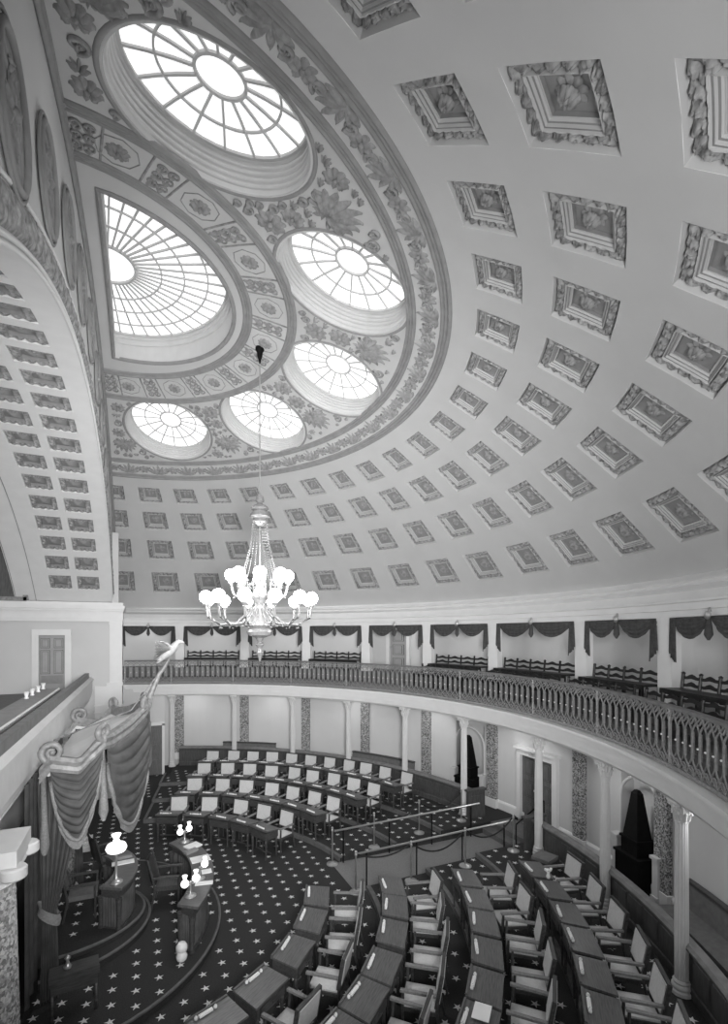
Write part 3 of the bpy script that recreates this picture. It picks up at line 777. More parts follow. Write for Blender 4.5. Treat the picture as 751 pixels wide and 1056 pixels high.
# medallions
for y, z in ((0, 5.92), (1.6, 5.76), (-1.6, 5.76), (3.15, 5.38), (-3.15, 5.38), (4.8, 4.75), (-4.8, 4.75), (-6.35, 3.95)):
    c = Vector((.01, y, z + ZC)); R = .50 if abs(y) < 4 else .47
    m = MB(); m.tube([c + Vector((.03, R * cos(w), R * sin(w))) for w in [2 * PI * i / 40 for i in range(40)]], .032, 6, closed=True)
    m.tube([c + Vector((.02, R * 1.14 * cos(w), R * 1.13 * sin(w))) for w in [2 * PI * i / 40 for i in range(40)]], .018, 6, closed=True)
    o = m.build('medallion', 'molding', wf, smooth=True)
    m = MB(); m.add([c + Vector((.015, R * cos(w), R * sin(w))) for w in [2 * PI * i / 40 for i in range(40)]], [tuple(range(40))]); n = Vector((-1, 0, 0)); u = Vector((0, 0, 1))
    rosette(m, c + Vector((.02, 0, 0)), n, u, R * .5, 8, .025); fan(m, c + Vector((.02, 0, -R * .75)), n, u, R * .5, 7, 60, .025); fan(m, c + Vector((.02, 0, R * .75)), n, -u, R * .5, 7, 60, .025)
    m.build('medallion_relief', 'relief', o, smooth=True)
# soffit of the arch (barrel) with coffers
DX = 2.95; T1 = math.asin(YS / AR)
srows = []; k = 0; step = .0724
a = rad(39.75)
while a > -T1 + .06: srows.append(a); a -= step
CX_ = [(-1.04, -.38), (-1.86, -1.22)]
mb = MB(); al = []
for a in srows: al += [a - step * .34, a + step * .34]
al = sorted(al + [-T1, T1]); xs = sorted([0, -DX, -2.35] + [c for p in CX_ for c in p]); V = [(x, AR * sin(a), ACZ + AR * cos(a)) for a in al for x in xs]; nx = len(xs); fs = []
for i in range(len(al) - 1):
    for j in range(nx - 1):
        am, xm = (al[i] + al[i + 1]) / 2, (xs[j] + xs[j + 1]) / 2
        if any(abs(am - r) < step * .33 for r in srows) and any(c0 < xm < c1 for c0, c1 in CX_): continue
        fs.append((i * nx + j, i * nx + j + 1, (i + 1) * nx + j + 1, (i + 1) * nx + j))
mb.add(V, fs)
for sg in (1, -1): mb.add([(0, sg * YS, archz(YS)), (-DX, sg * YS, archz(YS)), (-DX, sg * YS, ZSP - .1), (0, sg * YS, ZSP - .1)], [(0, 1, 2, 3)])
sf = struct(mb.build('ceiling_arch', 'trim'), 'coffered underside of the wide arch on the left', 'ceiling')
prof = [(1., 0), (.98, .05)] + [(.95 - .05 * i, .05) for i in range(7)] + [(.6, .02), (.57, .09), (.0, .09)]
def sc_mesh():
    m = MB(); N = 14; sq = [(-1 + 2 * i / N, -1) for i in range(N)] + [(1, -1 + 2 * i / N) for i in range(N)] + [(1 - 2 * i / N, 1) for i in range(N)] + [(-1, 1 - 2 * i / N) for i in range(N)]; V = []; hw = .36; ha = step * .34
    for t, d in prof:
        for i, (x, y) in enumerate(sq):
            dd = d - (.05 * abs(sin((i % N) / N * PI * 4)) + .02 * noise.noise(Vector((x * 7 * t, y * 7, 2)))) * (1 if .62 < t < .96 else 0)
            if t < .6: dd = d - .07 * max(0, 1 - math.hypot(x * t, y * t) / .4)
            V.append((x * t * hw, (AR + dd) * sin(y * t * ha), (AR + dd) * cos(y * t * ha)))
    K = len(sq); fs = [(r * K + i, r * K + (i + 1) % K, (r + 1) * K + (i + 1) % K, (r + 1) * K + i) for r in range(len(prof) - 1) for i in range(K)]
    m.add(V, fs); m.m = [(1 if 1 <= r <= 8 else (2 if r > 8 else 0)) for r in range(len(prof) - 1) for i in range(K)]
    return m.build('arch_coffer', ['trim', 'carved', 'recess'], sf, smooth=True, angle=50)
pc = None
for a in srows:
    for c0, c1 in CX_:
        if a < -.62: continue
        if pc is None: pc = o = sc_mesh()
        else: o = pc.copy(); COL.objects.link(o)
        o.location = ((c0 + c1) / 2, 0, ACZ); o.rotation_euler = (-a, 0, 0); o.scale = ((c1 - c0) / .72, 1, 1)
m = MB()
for x in (-2.35, -2.92): m.tube([(x, (AR - .005) * sin(a), ACZ + (AR - .005) * cos(a)) for a in [-T1 + 2 * T1 * i / 60 for i in range(61)]], .012, 4)
m.build('panel_lines', 'molding', sf)
# far end wall of the left gallery : door, cornice, pilaster
mb = MB(); mb.box((-2.4, YS + .08, 6.4), (5.2, .16, 6.4)); mb.box((-1.2, YS + .14, 1.8), (1.9, .16, 3.6)); 
we = struct(mb.build('wall_end', 'wall'), 'pale end wall with a white framed door left of the gallery', 'wall')
mb = MB(); z0 = 6.37
for dz0, dz1, pj in ((0, .10, .03), (.10, .22, .06), (.22, .36, .05), (.36, .44, .14), (.44, .56, .20), (.56, .68, .10)):
    mb.box((-2.35, YS - pj / 2, z0 + (dz0 + dz1) / 2), (5.4, pj + .1, dz1 - dz0)); mb.box((.10, YS + .5 - pj / 2, z0 + (dz0 + dz1) / 2), (.42 + pj, 1.0 + pj, dz1 - dz0))
struct(mb.build('trim_3', 'trim'), 'white cornice over the end wall and corner pilaster', 'cornice')
mb = MB(); mb.box((.115, YS + .40, 5.1), (.41, .92, 2.7)); mb.box((.08, YS + .45, 4.1), (.54, 1.12, .12)); mb.box((.115, YS + .45, 6.3), (.45, 1.12, .08)); mb.box((-.12, YS + .43, 1.8), (.88, 1.06, 4.5))
for z in (3.1, 3.35, 2.6): mb.box((-.12, YS + .43, z), (.94, 1.12, .05))
struct(mb.build('pillar_corner', 'trim'), 'white corner pilaster where the arch meets the curved gallery', 'pillar')
d4 = struct(thing('door_4', None, None), 'pale panelled door with a vent grille in the end wall', 'door')
xd0, xd1 = -2.26, -1.5; xm = (xd0 + xd1) / 2; zb0, zt0 = 3.97, 5.88
m = MB(); m.box((xm, YS - .02, (zb0 + zt0) / 2), (xd1 - xd0, .05, zt0 - zb0))
for dx in (-.2, .2):
    for zz, hh in ((5.60, .34), (4.95, .82)): m.cur = 1; m.box((xm + dx, YS - .05, zz), (.28, .02, hh)); m.cur = 0; m.box((xm + dx, YS - .06, zz), (.25, .03, hh - .03)); m.cur = 1; m.box((xm + dx, YS - .07, zz), (.19, .02, hh - .09)); m.cur = 0; m.box((xm + dx, YS - .075, zz), (.17, .02, hh - .11))
dl = m.build('door_leaf', ['greydoor', 'edge'], d4)
m = MB(); m.box((xm, YS - .06, 4.34), (.66, .02, .28), mi=0)
for k in range(7): m.box((xm, YS - .075, 4.23 + .037 * k), (.62, .015, .014), mi=1)
m.build('vent_grille', ['molding', 'recess'], dl)
m = MB(); m.ball((xd1 - .07, YS - .08, 4.62), .03, 8); m.build('door_knob', 'brass', dl)
m = MB()
for x in (xd0 - .11, xd1 + .11): m.box((x, YS - .04, (zb0 + zt0) / 2 + .05), (.2, .1, zt0 - zb0 + .1))
m.box((xm, YS - .05, zt0 + .1), (xd1 - xd0 + .42, .12, .2)); m.build('door_frame', 'trim', d4)
# back of the left gallery with the dark framed picture
mb = MB(); mb.box((-4.95, 0, 6.6), (.1, 17, 6.0)); struct(mb.build('wall_back', 'wall'), 'back wall of the left gallery behind the arch', 'wall')
t = thing('picture', 'dark framed picture behind the arch at the far left edge', 'picture', (-3.95, YS - .08, 7.1))
m = MB(); m.box((.55, 0, 1.0), (1.5, .06, 1.9)); m.build('canvas', 'panel', t)
m = MB()
for x, z, w, h in ((-.2, 1., .14, 2.1), (1.32, 1., .14, 2.1), (.55, .0, 1.6, .14), (.55, 2.0, 1.6, .14)): m.box((x, -.03, z), (w, .14, h))
m.build('picture_frame', 'gilt', t)
# parapet of the left gallery
PXX = -.70; y0, y1 = -9.6, YS - .02
mb = MB(); prof = [(-.55, 3.45), (-.10, 3.45), (-.06, 3.50), (-.10, 3.56), (.0, 3.62), (.02, 3.75), (.06, 3.80), (.06, 4.22), (.10, 4.25), (.10, 4.32), (.04, 4.36), (.0, 4.40), (-.15, 4.40)]
mb.sweep(prof, [(lambda a, z, y=y: (PXX + a, y, z)) for y in (y0, y1)], False)
mb.add([(PXX - .3, y0, 3.5), (PXX - .3, y1, 3.5), (PXX - .3, y1, 2.6), (PXX - .3, y0, 2.6)], [(0, 1, 2, 3)])
pp = struct(mb.build('trim_4', 'column'), 'white moulded front of the left gallery running away from the viewer', 'parapet')
m = MB(); m.box((PXX - .06, (y0 + y1 - .6) / 2, 4.48), (.13, y1 - y0 - .6, .17)); m.build('parapet_rail', 'railtop', pp)
mb = MB(); mb.box((-3.0, 0, 3.88), (4.4, 16.2, .16)); struct(mb.build('floor_left_gallery', 'bench'), 'floor of the left gallery behind its parapet', 'floor')
# writing desk along the parapet
t = thing('writing_ledge', 'long dark writing ledge behind the left gallery parapet', 'ledge', (-1.15, 0, 4.0))
m = MB(); m.sweep([(-.40, .47), (.10, .42), (.10, .38), (-.40, .43)], [(lambda a, z, y=y: (a, y, z)) for y in (-7.6, 4.4)], True); m.build('ledge_top', 'recess', t); m = MB(); m.box((-.36, -1.6, .20), (.04, 11.8, .4)); m.box((-.1, 4.2, .19), (.05, .06, .4)); m.box((-.1, -7.0, .19), (.05, .06, .4)); m.box((-.1, 0, .19), (.05, .06, .4)); m.build('ledge_front', 'wood', t)
m = MB(); m.tube([(.06, -6.8 + .031 * k, .445) for k in range(360)], [.012 + .018 * abs(sin(k * PI / 4)) for k in range(360)], 6)
m.build('bead_molding', 'trim', t, smooth=True)
for i, (u, v) in enumerate(((27, 721), (33, 717.5), (38.5, 714), (43, 711))):
    p = at(u, v, 4.47); p.x = -1.42; p.z = 4.475; o = MB().lathe([(.045, 0), (.05, .02), (.03, .04), (.055, .15), (.06, .16), (.05, .15)], 10).build('cup', 'china', smooth=True, loc=p)
    tag(o, 'small white cup on the left gallery ledge, %s from the viewer' % ORD[i], 'cup', 'white cups on the ledge')
# marble columns below the left gallery
for i, y in enumerate((-3.75, -6.6, 1.7, 4.6)):
    t = thing('marble_column', None, None, (-.78, y, 0)); m = MB(); m.lathe([(.36, .3), (.355, 1.2), (.31, 2.95)], 28); m.build('shaft', 'marble_light', t, smooth=True)
    m = MB(); m.box((0, 0, .06), (.9, .9, .12)); m.lathe([(.45, .12), (.46, .17), (.40, .2), (.42, .25), (.37, .3)], 24); m.build('base', 'column', t, smooth=True, angle=40)
    m = MB(); m.lathe([(.31, 2.95), (.34, 2.98), (.31, 3.02), (.36, 3.1), (.42, 3.2)], 24)
    for sx in (-1, 1):
        for sy in (-1, 1): m.lathe([(.12, -.07), (.14, -.05), (.14, .05), (.12, .07)], 14, (sx * .36, sy * .36, 3.2))
    m.box((0, 0, 3.34), (.80, .80, .22)); m.build('capital', 'column', t, smooth=True, angle=40)
    struct(t, ('speckled marble column at the lower left edge', 'speckled marble column nearer the viewer than the left edge', 'speckled marble column behind the canopy', 'farthest speckled marble column under the left gallery')[i], 'column')
mb = MB(); mb.box((-1.75, -.5, 1.7), (.12, 17.2, 3.5)); struct(mb.build('wall_lower_left', 'drape'), 'dark recess wall behind the marble columns', 'wall')

# ------------------------------------------------------------------ canopy over the high desk
can = thing('canopy', 'gilded draped canopy with swags and side curtains over the high desk', 'canopy', (0, 0, 0))
def cat(t):
    """plan of the canopy frame, t from -1 (near wall end) to 1 (far wall end)"""
    K = [(-1, -.52, -1.90, 3.72), (-.9, -.37, -1.90, 3.90), (-.8, -.20, -1.90, 3.86), (-.68, .02, -1.88, 3.80), (-.58, .20, -1.84, 4.00), (-.5, .34, -1.76, 4.14), (-.44, .44, -1.55, 4.12), (-.25, .72, -.98, 4.22), (-.1, .98, -.40, 4.40), (0, 1.06, 0, 4.50)]
    s = -abs(t)
    for i in range(len(K) - 1):
        if K[i][0] <= s <= K[i + 1][0]:
            q = (s - K[i][0]) / (K[i + 1][0] - K[i][0]); q2 = q
            p = [K[i][j] + (K[i + 1][j] - K[i][j]) * q2 for j in (1, 2, 3)]; break
    return Vector((p[0], p[1] if t <= 0 else -p[1], p[2]))
def prof_sweep(m, ts, fn, prof):
    k = len(prof); P = []
    for t in ts:
        c = fn(t); d = (fn(min(1, t + .02)) - fn(max(-1, t - .02))); d.z = 0; d.normalize(); o = Vector((d.y, -d.x, 0))
        P += [c + o * a + Vector((0, 0, b)) for a, b in prof]
    n = len(ts); m.add(P, [(i * k + j, i * k + (j + 1) % k, (i + 1) * k + (j + 1) % k, (i + 1) * k + j) for i in range(n - 1) for j in range(k)] + [tuple(range(k)), tuple(range((n - 1) * k, n * k))])
tt = [-1 + i / 30 for i in range(61)]
def wav(t):
    p = cat(t); s = abs(t); 
    return p
m = MB(); prof_sweep(m, tt, wav, [(-.05, -.12), (.05, -.12), (.07, -.06), (.05, 0), (.08, .07), (.05, .13), (-.05, .13)]); m.build('cornice_frame', 'gilt', can)
for sg in (-1, 1):
    for tv, rr in ((.90, .17), (.50, .14), (.10, .12)):
        m = MB(); c = wav(tv * sg) + Vector((.02, 0, .17)); d = (wav((tv - .03) * sg) - wav((tv + .03) * sg)); d.z = 0; d.normalize(); pts = []
        for i in range(26):
            q = i / 25; a = q * 2 * PI * 1.6 - PI / 2; r = rr * (1 - .78 * q); pts.append(c + d * (-r * cos(a)) + Vector((0, 0, r * sin(a))))
        m.tube(pts, [.06 - .03 * i / 25 for i in range(26)], 7)
        m.ball(c, rr * .3, 8); m.build('scroll', 'gilt', can, smooth=True)
# crest rising to the eagle
m = MB(); E0 = wav(0); m.tube([E0 + Vector((-.02, 0, -.05)), E0 + Vector((.05, 0, .18)), E0 + Vector((.14, 0, .40)), E0 + Vector((.22, 0, .60)), E0 + Vector((.33, 0, .76)), E0 + Vector((.42, 0, .92))], [.10, .065, .05, .045, .04, .03], 8)
m.build('crest_stem', 'gilt', can, smooth=True)
m = MB(); m.tube([(.75, -.1, 4.40), (1.26, .0, 5.10)], .012, 5); m.tube([(.75, -.1, 4.40), (-.6, 0, 3.9)], .012, 5); m.build('stay_wire', 'gilt', can)
# roof panel and inner cornice (back)
m = MB(); V = [(-.50, wav(t).y * .96, 3.66) for t in tt] + [(wav(t).x - .04, wav(t).y * .96, wav(t).z - .06) for t in tt]; m.add(V, [(i, i + 1, 62 + i, 61 + i) for i in range(60)]); m.build('canopy_cover', 'column', can)
# swags
def swag3(ta, tb, drop, name='swag', inset=.0):
    m = MB(); fr = MB(); n1, n2 = 30, 90
    def f(s, t):
        q = wav(ta + (tb - ta) * s); z0 = q.z - .10; hang = 1 - (2 * s - 1) ** 2
        z = z0 - t * (drop * (.16 + .84 * hang ** .8)); out = .10 * sin(PI * t) * hang + .055 * abs(sin(t * 24 * (.6 + .4 * hang))) ** .7 * (.3 + hang * .7)
        d = wav(min(1, ta + (tb - ta) * s + .02)) - wav(max(-1, ta + (tb - ta) * s - .02)); d.z = 0; d.normalize()
        return Vector((q.x, q.y, z)) + Vector((d.y, -d.x, 0)) * (out + .03)
    m.grid(f, n1, n2); o = m.build(name, 'crimson', can, smooth=True)
    P = [f(i / 30, 1.) for i in range(31)]; 
    V = []; 
    for p in P: V += [p + Vector((.0, 0, .05)), p + Vector((.02, -.02, -.06))]
    fr.tube(P, .035, 6); fr.add([(p.x, p.y, p.z - .03) for p in P] + [(p.x, p.y, p.z - .15) for p in P], [(i, i + 1, 32 + i, 31 + i) for i in range(30)])
    fr.build('fringe', 'fringe', o, smooth=True)
swag3(-.9, -.51, 1.05); swag3(.51, .9, 1.05); swag3(-.48, -.01, 1.65); swag3(.01, .48, 1.65)
# hanging cords and jabots
for t in (-.5, .5, -.97, .97, 0.):
    q = wav(t); m = MB(); m.tube([(q.x, q.y, q.z - .05), (q.x + .02, q.y, q.z - .8), (q.x + .02, q.y, q.z - 1.0), (q.x + .02, q.y, q.z - 1.15), (q.x + .02, q.y, q.z - 1.3)], [.04, .05, .07, .08, .03], 8); m.build('tassel', 'fringe' if t else 'crimson', can, smooth=True)
# side curtains gathered to a tie
for sg in (-1, 1):
    m = MB()
    def f(s, t):
        q = wav(sg * (1. - .42 * s)); zt_ = q.z - .12; tb = .6
        top = Vector((q.x - .05, q.y - sg * .06, 0)); tie = Vector((-.49 + .19 * s, sg * (1.93 - .07 * s), 0)); low = Vector((-.52 + .26 * s, sg * (1.95 - .12 * s), 0))
        if t < tb: g = (t / tb) ** 1.25; p = top.lerp(tie, g); z = zt_ + (1.55 - zt_) * t / tb; amp = .07 * (1 - .55 * g)
        else: g = (t - tb) / (1 - tb); p = tie.lerp(low, g); z = 1.55 - 1.38 * g; amp = .025 + .01 * g
        ph = s * 44; return Vector((p.x + .4 * amp * sin(ph), p.y - sg * amp * cos(ph), z))
    m.grid(f, 130, 30); o = m.build('side_curtain', 'crimson', can, smooth=True)
    m = MB(); m.sweep([(-.09, .0), (0, .02), (.09, 0)], [(lambda a, b, w=2 * PI * i / 16: Vector((-.40 + .155 * cos(w) + b, sg * (1.90 + .13 * sin(w)), 1.55 + a - .12 * cos(w)))) for i in range(17)]); m.build('tie_band', 'fringe', o, smooth=True)
m = MB()
def f(s, t): return Vector((-.72 + .05 * sin(s * 70), -1.9 + 3.8 * s, 3.6 - t * 3.5))
m.grid(f, 110, 4); m.build('back_drape', 'crimson', can, smooth=True)
# eagle
eg = thing('eagle', 'gilded eagle with spread wings perched on top of the canopy crest', 'eagle', tuple(E0 + Vector((.42, 0, .97)))); eg.scale = (.8, .8, .8); eg.rotation_euler = (0, -.35, 0)
m = MB(); m.tube([(-.34, 0, -.06), (-.2, 0, .02), (0, 0, .10), (.16, 0, .17), (.26, 0, .24), (.34, 0, .27), (.40, 0, .25), (.46, 0, .21)], [.02, .08, .12, .11, .075, .07, .045, .01], 10); m.build('body', 'eagle', eg, smooth=True)
for sg in (-1, 1):
    m = MB()
    for k in range(7):
        L = .62 - .05 * k; a = rad(32 - 11 * k); b = Vector((.08 - .04 * k, sg * .08, .15)); d = Vector((-.45 - .05 * k, sg * cos(a) * .9, sin(a) * .75 + .15)).normalized()
        leaf(m, b, Vector((.4, -sg * .5, .8)).normalized(), d, L, .14, .03)
    m.tube([(.1, sg * .06, .16), (.05, sg * .25, .32), (-.12, sg * .5, .46)], [.05, .04, .015], 7); m.build('wing', 'eagle', eg, smooth=True)
m = MB()
for k in range(5): leaf(m, Vector((-.2, 0, 0)), Vector((0, 0, 1)), Vector((-1, (k - 2) * .2, -.15)).normalized(), .3, .1, .02)
m.build('tail', 'eagle', eg, smooth=True)

# ------------------------------------------------------------------ crescent desks on the dais
def crescent(outer, inner, n=30):
    """outer/inner: (cx, cy, r, half angle)"""
    o = [(outer[0] + outer[2] * cos(rad(a)), outer[1] + outer[2] * sin(rad(a))) for a in [-outer[3] + 2 * outer[3] * i / n for i in range(n + 1)]]
    i_ = [(inner[0] + inner[2] * cos(rad(a)), inner[1] + inner[2] * sin(rad(a))) for a in [-inner[3] + 2 * inner[3] * i / n for i in range(n + 1)]]
    return o, i_
def offs(pts, cx, cy, k): return [(cx + (x - cx) * k, cy + (y - cy) * k) for x, y in pts]
def crescent_desk(name, label, outer, inner, z0, z1):
    t = thing(name, label, 'desk', (0, 0, 0)); o, i_ = crescent(outer, inner)
    poly = o + i_[::-1]; m = MB(); m.prism(poly, z1 - .05, z1); m.build('desk_top', 'top', t)
    cx = sum(p[0] for p in poly) / len(poly); m = MB(); P2 = [(outer[0] + (x - outer[0]) * .97, outer[1] + (y - outer[1]) * .985) for x, y in o]; I2 = [(inner[0] + (x - inner[0]) * 1.03, outer[1] + (y - outer[1]) * .985) for x, y in i_]
    m.prism(P2 + I2[::-1], z1 - .19, z1 - .05); m.build('frieze', 'wood', t)
    # pleated cloth front
    m = MB(); NN = 220; V = []
    for k in range(NN + 1):
        a = rad(-outer[3] + 2 * outer[3] * k / NN); r = outer[2] * .955 + .022 * sin(k * 1.15); V += [(outer[0] + r * cos(a), outer[1] + r * sin(a) * .985, z0 + .04), (outer[0] + r * cos(a), outer[1] + r * sin(a) * .985, z1 - .19)]
    m.add(V, [(2 * k, 2 * k + 2, 2 * k + 3, 2 * k + 1) for k in range(NN)])
    for e in (0, -1):   # pleated ends
        a, b = Vector((P2[e][0], P2[e][1], 0)), Vector((I2[e][0], I2[e][1], 0)); nn = (b - a).cross(Vector((0, 0, 1))).normalized(); V = []
        for k in range(31):
            q = a.lerp(b, k / 30) + nn * (.02 * sin(k * 1.4)); V += [(q.x, q.y, z0 + .04), (q.x, q.y, z1 - .19)]
        m.add(V, [(2 * k, 2 * k + 2, 2 * k + 3, 2 * k + 1) for k in range(30)])
    m.build('pleated_skirt', 'crimson', t, smooth=True)
    for e in (0, -1):
        for q in (P2[e], I2[e]):
            m = MB(); m.lathe([(.05, 0), (.06, .04), (.045, .08), (.05, z1 - z0 - .3), (.06, z1 - z0 - .24), (.06, z1 - z0 - .19)], 10, (q[0] * .99, q[1] * .97, z0)); m.build('leg', 'wood', t, smooth=True, angle=40)
    m = MB(); m.prism(offs(P2, cx, 0, .99) + offs(I2, cx, 0, .99)[::-1], z0 - .005, z0 + .05); m.build('plinth', 'wood', t)
    return t
crescent_desk('clerk_desk', 'long crescent desk with pleated cloth front on the broad dais step', (-.78, 0, 3.13, 31.8), (-.92, 0, 2.83, 29.6), .15, 1.0)
crescent_desk('presiding_desk', 'smaller high crescent desk under the canopy with pleated front', (-.71, .1, 1.59, 34.5), (-.67, .1, 1.12, 37.4), .42, 1.2)
# papers and books on the crescent desks
for i, (u, v, z, w, d, rz, h, lb) in enumerate(((199, 873, 1., .34, .26, .5, .03, 'thick light book on the far part of the crescent desk'), (206.5, 886, 1., .40, .30, .1, .012, 'broad white paper sheet in the middle of the crescent desk'), (210.5, 911, 1., .34, .14, -.2, .012, 'narrow white paper on the near part of the crescent desk'), (197, 879, 1., .30, .12, .5, .05, 'dark-edged book between the sheets on the crescent desk'), (213, 899, 1., .2, .16, 0, .02, 'small grey paper at the outer rim of the crescent desk'),
        (127, 890, 1.2, .42, .16, .05, .02, 'white open paper on the high desk under the canopy'), (127, 885, 1.2, .34, .1, .05, .04, 'dark book behind the paper on the high desk'))):
    m = MB(); m.box((0, 0, h / 2), (w, d, h)); 
    if h > .025: m.box((0, 0, h + .003), (w * .96, d * .94, .006))
    p = at(u, v, z); o = m.build('book' if h > .015 else 'paper_sheet', 'paper' if 'dark' not in lb else 'recess', loc=(p.x, p.y, z + .001)); o.rotation_euler = (0, 0, rz); tag(o, lb, 'book' if h > .015 else 'paper')
# lamps
def candelabra(p, label, n=2, h=.46, group='desk candelabra'):
    t = thing('candelabra', label, 'lamp', p, 0, group); m = MB(); m.lathe([(.11, 0), (.11, .015), (.05, .035), (.02, .06), (.018, h * .55), (.03, h * .58), (.015, h * .62)], 12); m.build('stand', 'brass', t, smooth=True)
    for k in range(n):
        a = 2 * PI * k / n + .6; d = Vector((cos(a), sin(a), 0)) * .13
        m = MB(); m.tube([(0, 0, h * .5), (d.x * .6, d.y * .6, h * .44), (d.x, d.y, h * .5)], .012, 6); m.build('branch', 'brass', t, smooth=True)
        m = MB(); m.ball((d.x, d.y, h * .62), .075, 12); m.lathe([(.035, h * .72), (.03, h * .82), (.05, h * .95)], 10, (d.x, d.y, 0)); m.build('glass_shade', 'lampglass', t, smooth=True)
candelabra(at(190.5, 868.5, 1.), 'twin globe lamp standing on the far tip of the crescent desk')
candelabra(at(196.5, 924, 1.), 'twin globe lamp at the inner near edge of the crescent desk')
candelabra(at(206, 906, 1.), 'smaller globe lamp in the middle of the crescent desk', 1, .40)
t = thing('astral_lamp', 'tall brass lamp with a broad white glass shade on the high desk', 'lamp', at(120, 910, 1.2)); m = MB(); m.lathe([(.12, 0), (.12, .02), (.06, .05), (.025, .09), (.02, .5), (.04, .53), (.03, .58)], 12); m.build('stand', 'brass', t, smooth=True)
m = MB(); m.lathe([(.06, .56), (.16, .60), (.19, .66), (.16, .73), (.07, .77), (.06, .80), (.045, .84), (.09, .92)], 18); m.build('lamp_shade', 'lampglass', t, smooth=True)
t = thing('lidded_jar', 'rounded white jar standing at the near foot of the crescent desk', 'jar', at(187.5, 991, .15)); m = MB(); m.lathe([(.05, 0), (.09, .04), (.10, .10), (.07, .16), (.06, .17)], 14); m.build('jar_body', 'china', t, smooth=True); m = MB(); m.lathe([(.06, .17), (.10, .20), (.10, .27), (.06, .33), (.01, .34)], 14); m.build('lid', 'china', t, smooth=True)
# chairs of the dais
def armchair(name, label, p, rz, pad='wood', group=None, sc=1.):
    t = thing(name, label, 'chair', p, rz, group); w, d = .54, .5
    m = MB(); m.box((0, 0, .43), (w - .04, d, .09)); m.build('seat', pad, t)
    m = MB(); m.grid(lambda s, q: Vector(((s - .5) * (w - .06), -d / 2 - .02 - .10 * q - .03 * (1 - (2 * s - 1) ** 2), .5 + .52 * q)), 8, 6); m.grid(lambda s, q: Vector(((s - .5) * (w - .06), -d / 2 - .07 - .10 * q - .03 * (1 - (2 * s - 1) ** 2), .5 + .52 * q)), 8, 6); m.build('backrest', pad, t, smooth=True)
    for sx in (-1, 1):
        m = MB(); m.tube([(sx * w / 2, -d / 2 - .03, .66), (sx * w / 2, 0, .67), (sx * w / 2, d / 2 - .02, .66)], .03, 6); m.tube([(sx * w / 2, d / 2 - .04, .42), (sx * w / 2, d / 2 - .03, .66)], .022, 6); m.build('arm', 'wood', t)
        m = MB(); m.tube([(sx * (w / 2 - .02), d / 2 - .03, 0), (sx * (w / 2 - .02), d / 2 - .03, .42)], .024, 6); m.build('leg', 'wood', t)
        m = MB(); m.tube([(sx * (w / 2 - .02), -d / 2 - .08, 0), (sx * (w / 2 - .02), -d / 2, .42), (sx * (w / 2 - .02), -d / 2 - .06, .7), (sx * (w / 2 - .02), -d / 2 - .15, 1.05)], .024, 6); m.build('leg', 'wood', t)
    return t
armchair('dais_chair', 'dark armchair tucked inside the curve of the crescent desk', (1.50, .35, .15), -PI / 2 - .2)
armchair('dais_chair', 'dark armchair with pale seat behind the high desk', (-.10, .1, .42), -PI / 2, 'bench')
armchair('dais_chair', 'dark armchair beyond the high desk in the canopy shadow', (.25, 2.15, .15), -PI / 2 + .4, 'wood')
# low sloped table at lower left with its things
p = at(74, 992, .8); t = thing('side_table', 'dark sloping writing table below the gathered curtain at lower left', 'table', (p.x + .05, p.y - .12, .15), .12); t.scale = (.85, .85, .95)
m = MB(); m.box((0, 0, .60), (.80, .52, .05)); m.box((0, -.24, .66), (.80, .03, .12)); m.build('table_top', 'wood', t); m = MB(); m.box((0, 0, .50), (.74, .46, .15)); m.build('drawer_case', 'wood', t)
for sx in (-1, 1):
    for sy in (-1, 1): MB().lathe([(.03, 0), (.022, .1), (.032, .43)], 8, (sx * .34, sy * .2, 0)).build('leg', 'wood', t, smooth=True)
o = MB().lathe([(.05, 0), (.06, .03), (.03, .06), (.02, .12), (.045, .16), (.01, .2)], 10).build('inkwell', 'brass', smooth=True, loc=(p.x - .05, p.y - .04, .745)); tag(o, 'small bright inkwell on the sloping table at lower left', 'inkwell')


# ------------------------------------------------------------------ senators' desks and chairs
def desk_proto():
    t = thing('writing_desk', '-', 'desk', (0, 0, 0), 0, 'writing desks in curved rows'); w, d = .66, .48
    m = MB(); P = [(-.355, -d / 2, .70), (.355, -d / 2, .70), (.327, d / 2, .755), (-.327, d / 2, .755)]; P = P + [(x, y, z + .03) for x, y, z in P]
    m.add(P, [(3, 2, 1, 0), (4, 5, 6, 7), (0, 1, 5, 4), (1, 2, 6, 5), (2, 3, 7, 6), (3, 0, 4, 7)]); m.box((0, d / 2 - .015, .795), (w - .02, .03, .02)); m.build('desk_top', 'top', t)
    m = MB(); m.box((0, 0, .615), (w - .05, d - .05, .19)); m.box((0, d / 2 - .02, .62), (w - .2, .02, .12)); m.build('desk_box', 'wood', t)
    m = MB(); m.box((0, -d / 2 + .015, .60), (w - .16, .02, .11)); m.ball((0, -d / 2 - .005, .60), .018, 6); m.build('drawer', 'wood', t)
    for sx in (-1, 1):
        for sy in (-1, 1):
            m = MB(); m.lathe([(.02, 0), (.026, .03), (.018, .06), (.028, .3), (.034, .44), (.03, .53)], 8, (sx * (w / 2 - .06), sy * (d / 2 - .06), 0)); m.build('leg', 'wood', t, smooth=True)
    m = MB(); m.box((0, 0, .12), (w - .1, .03, .03)); m.build('stretcher', 'wood', t)
    return t
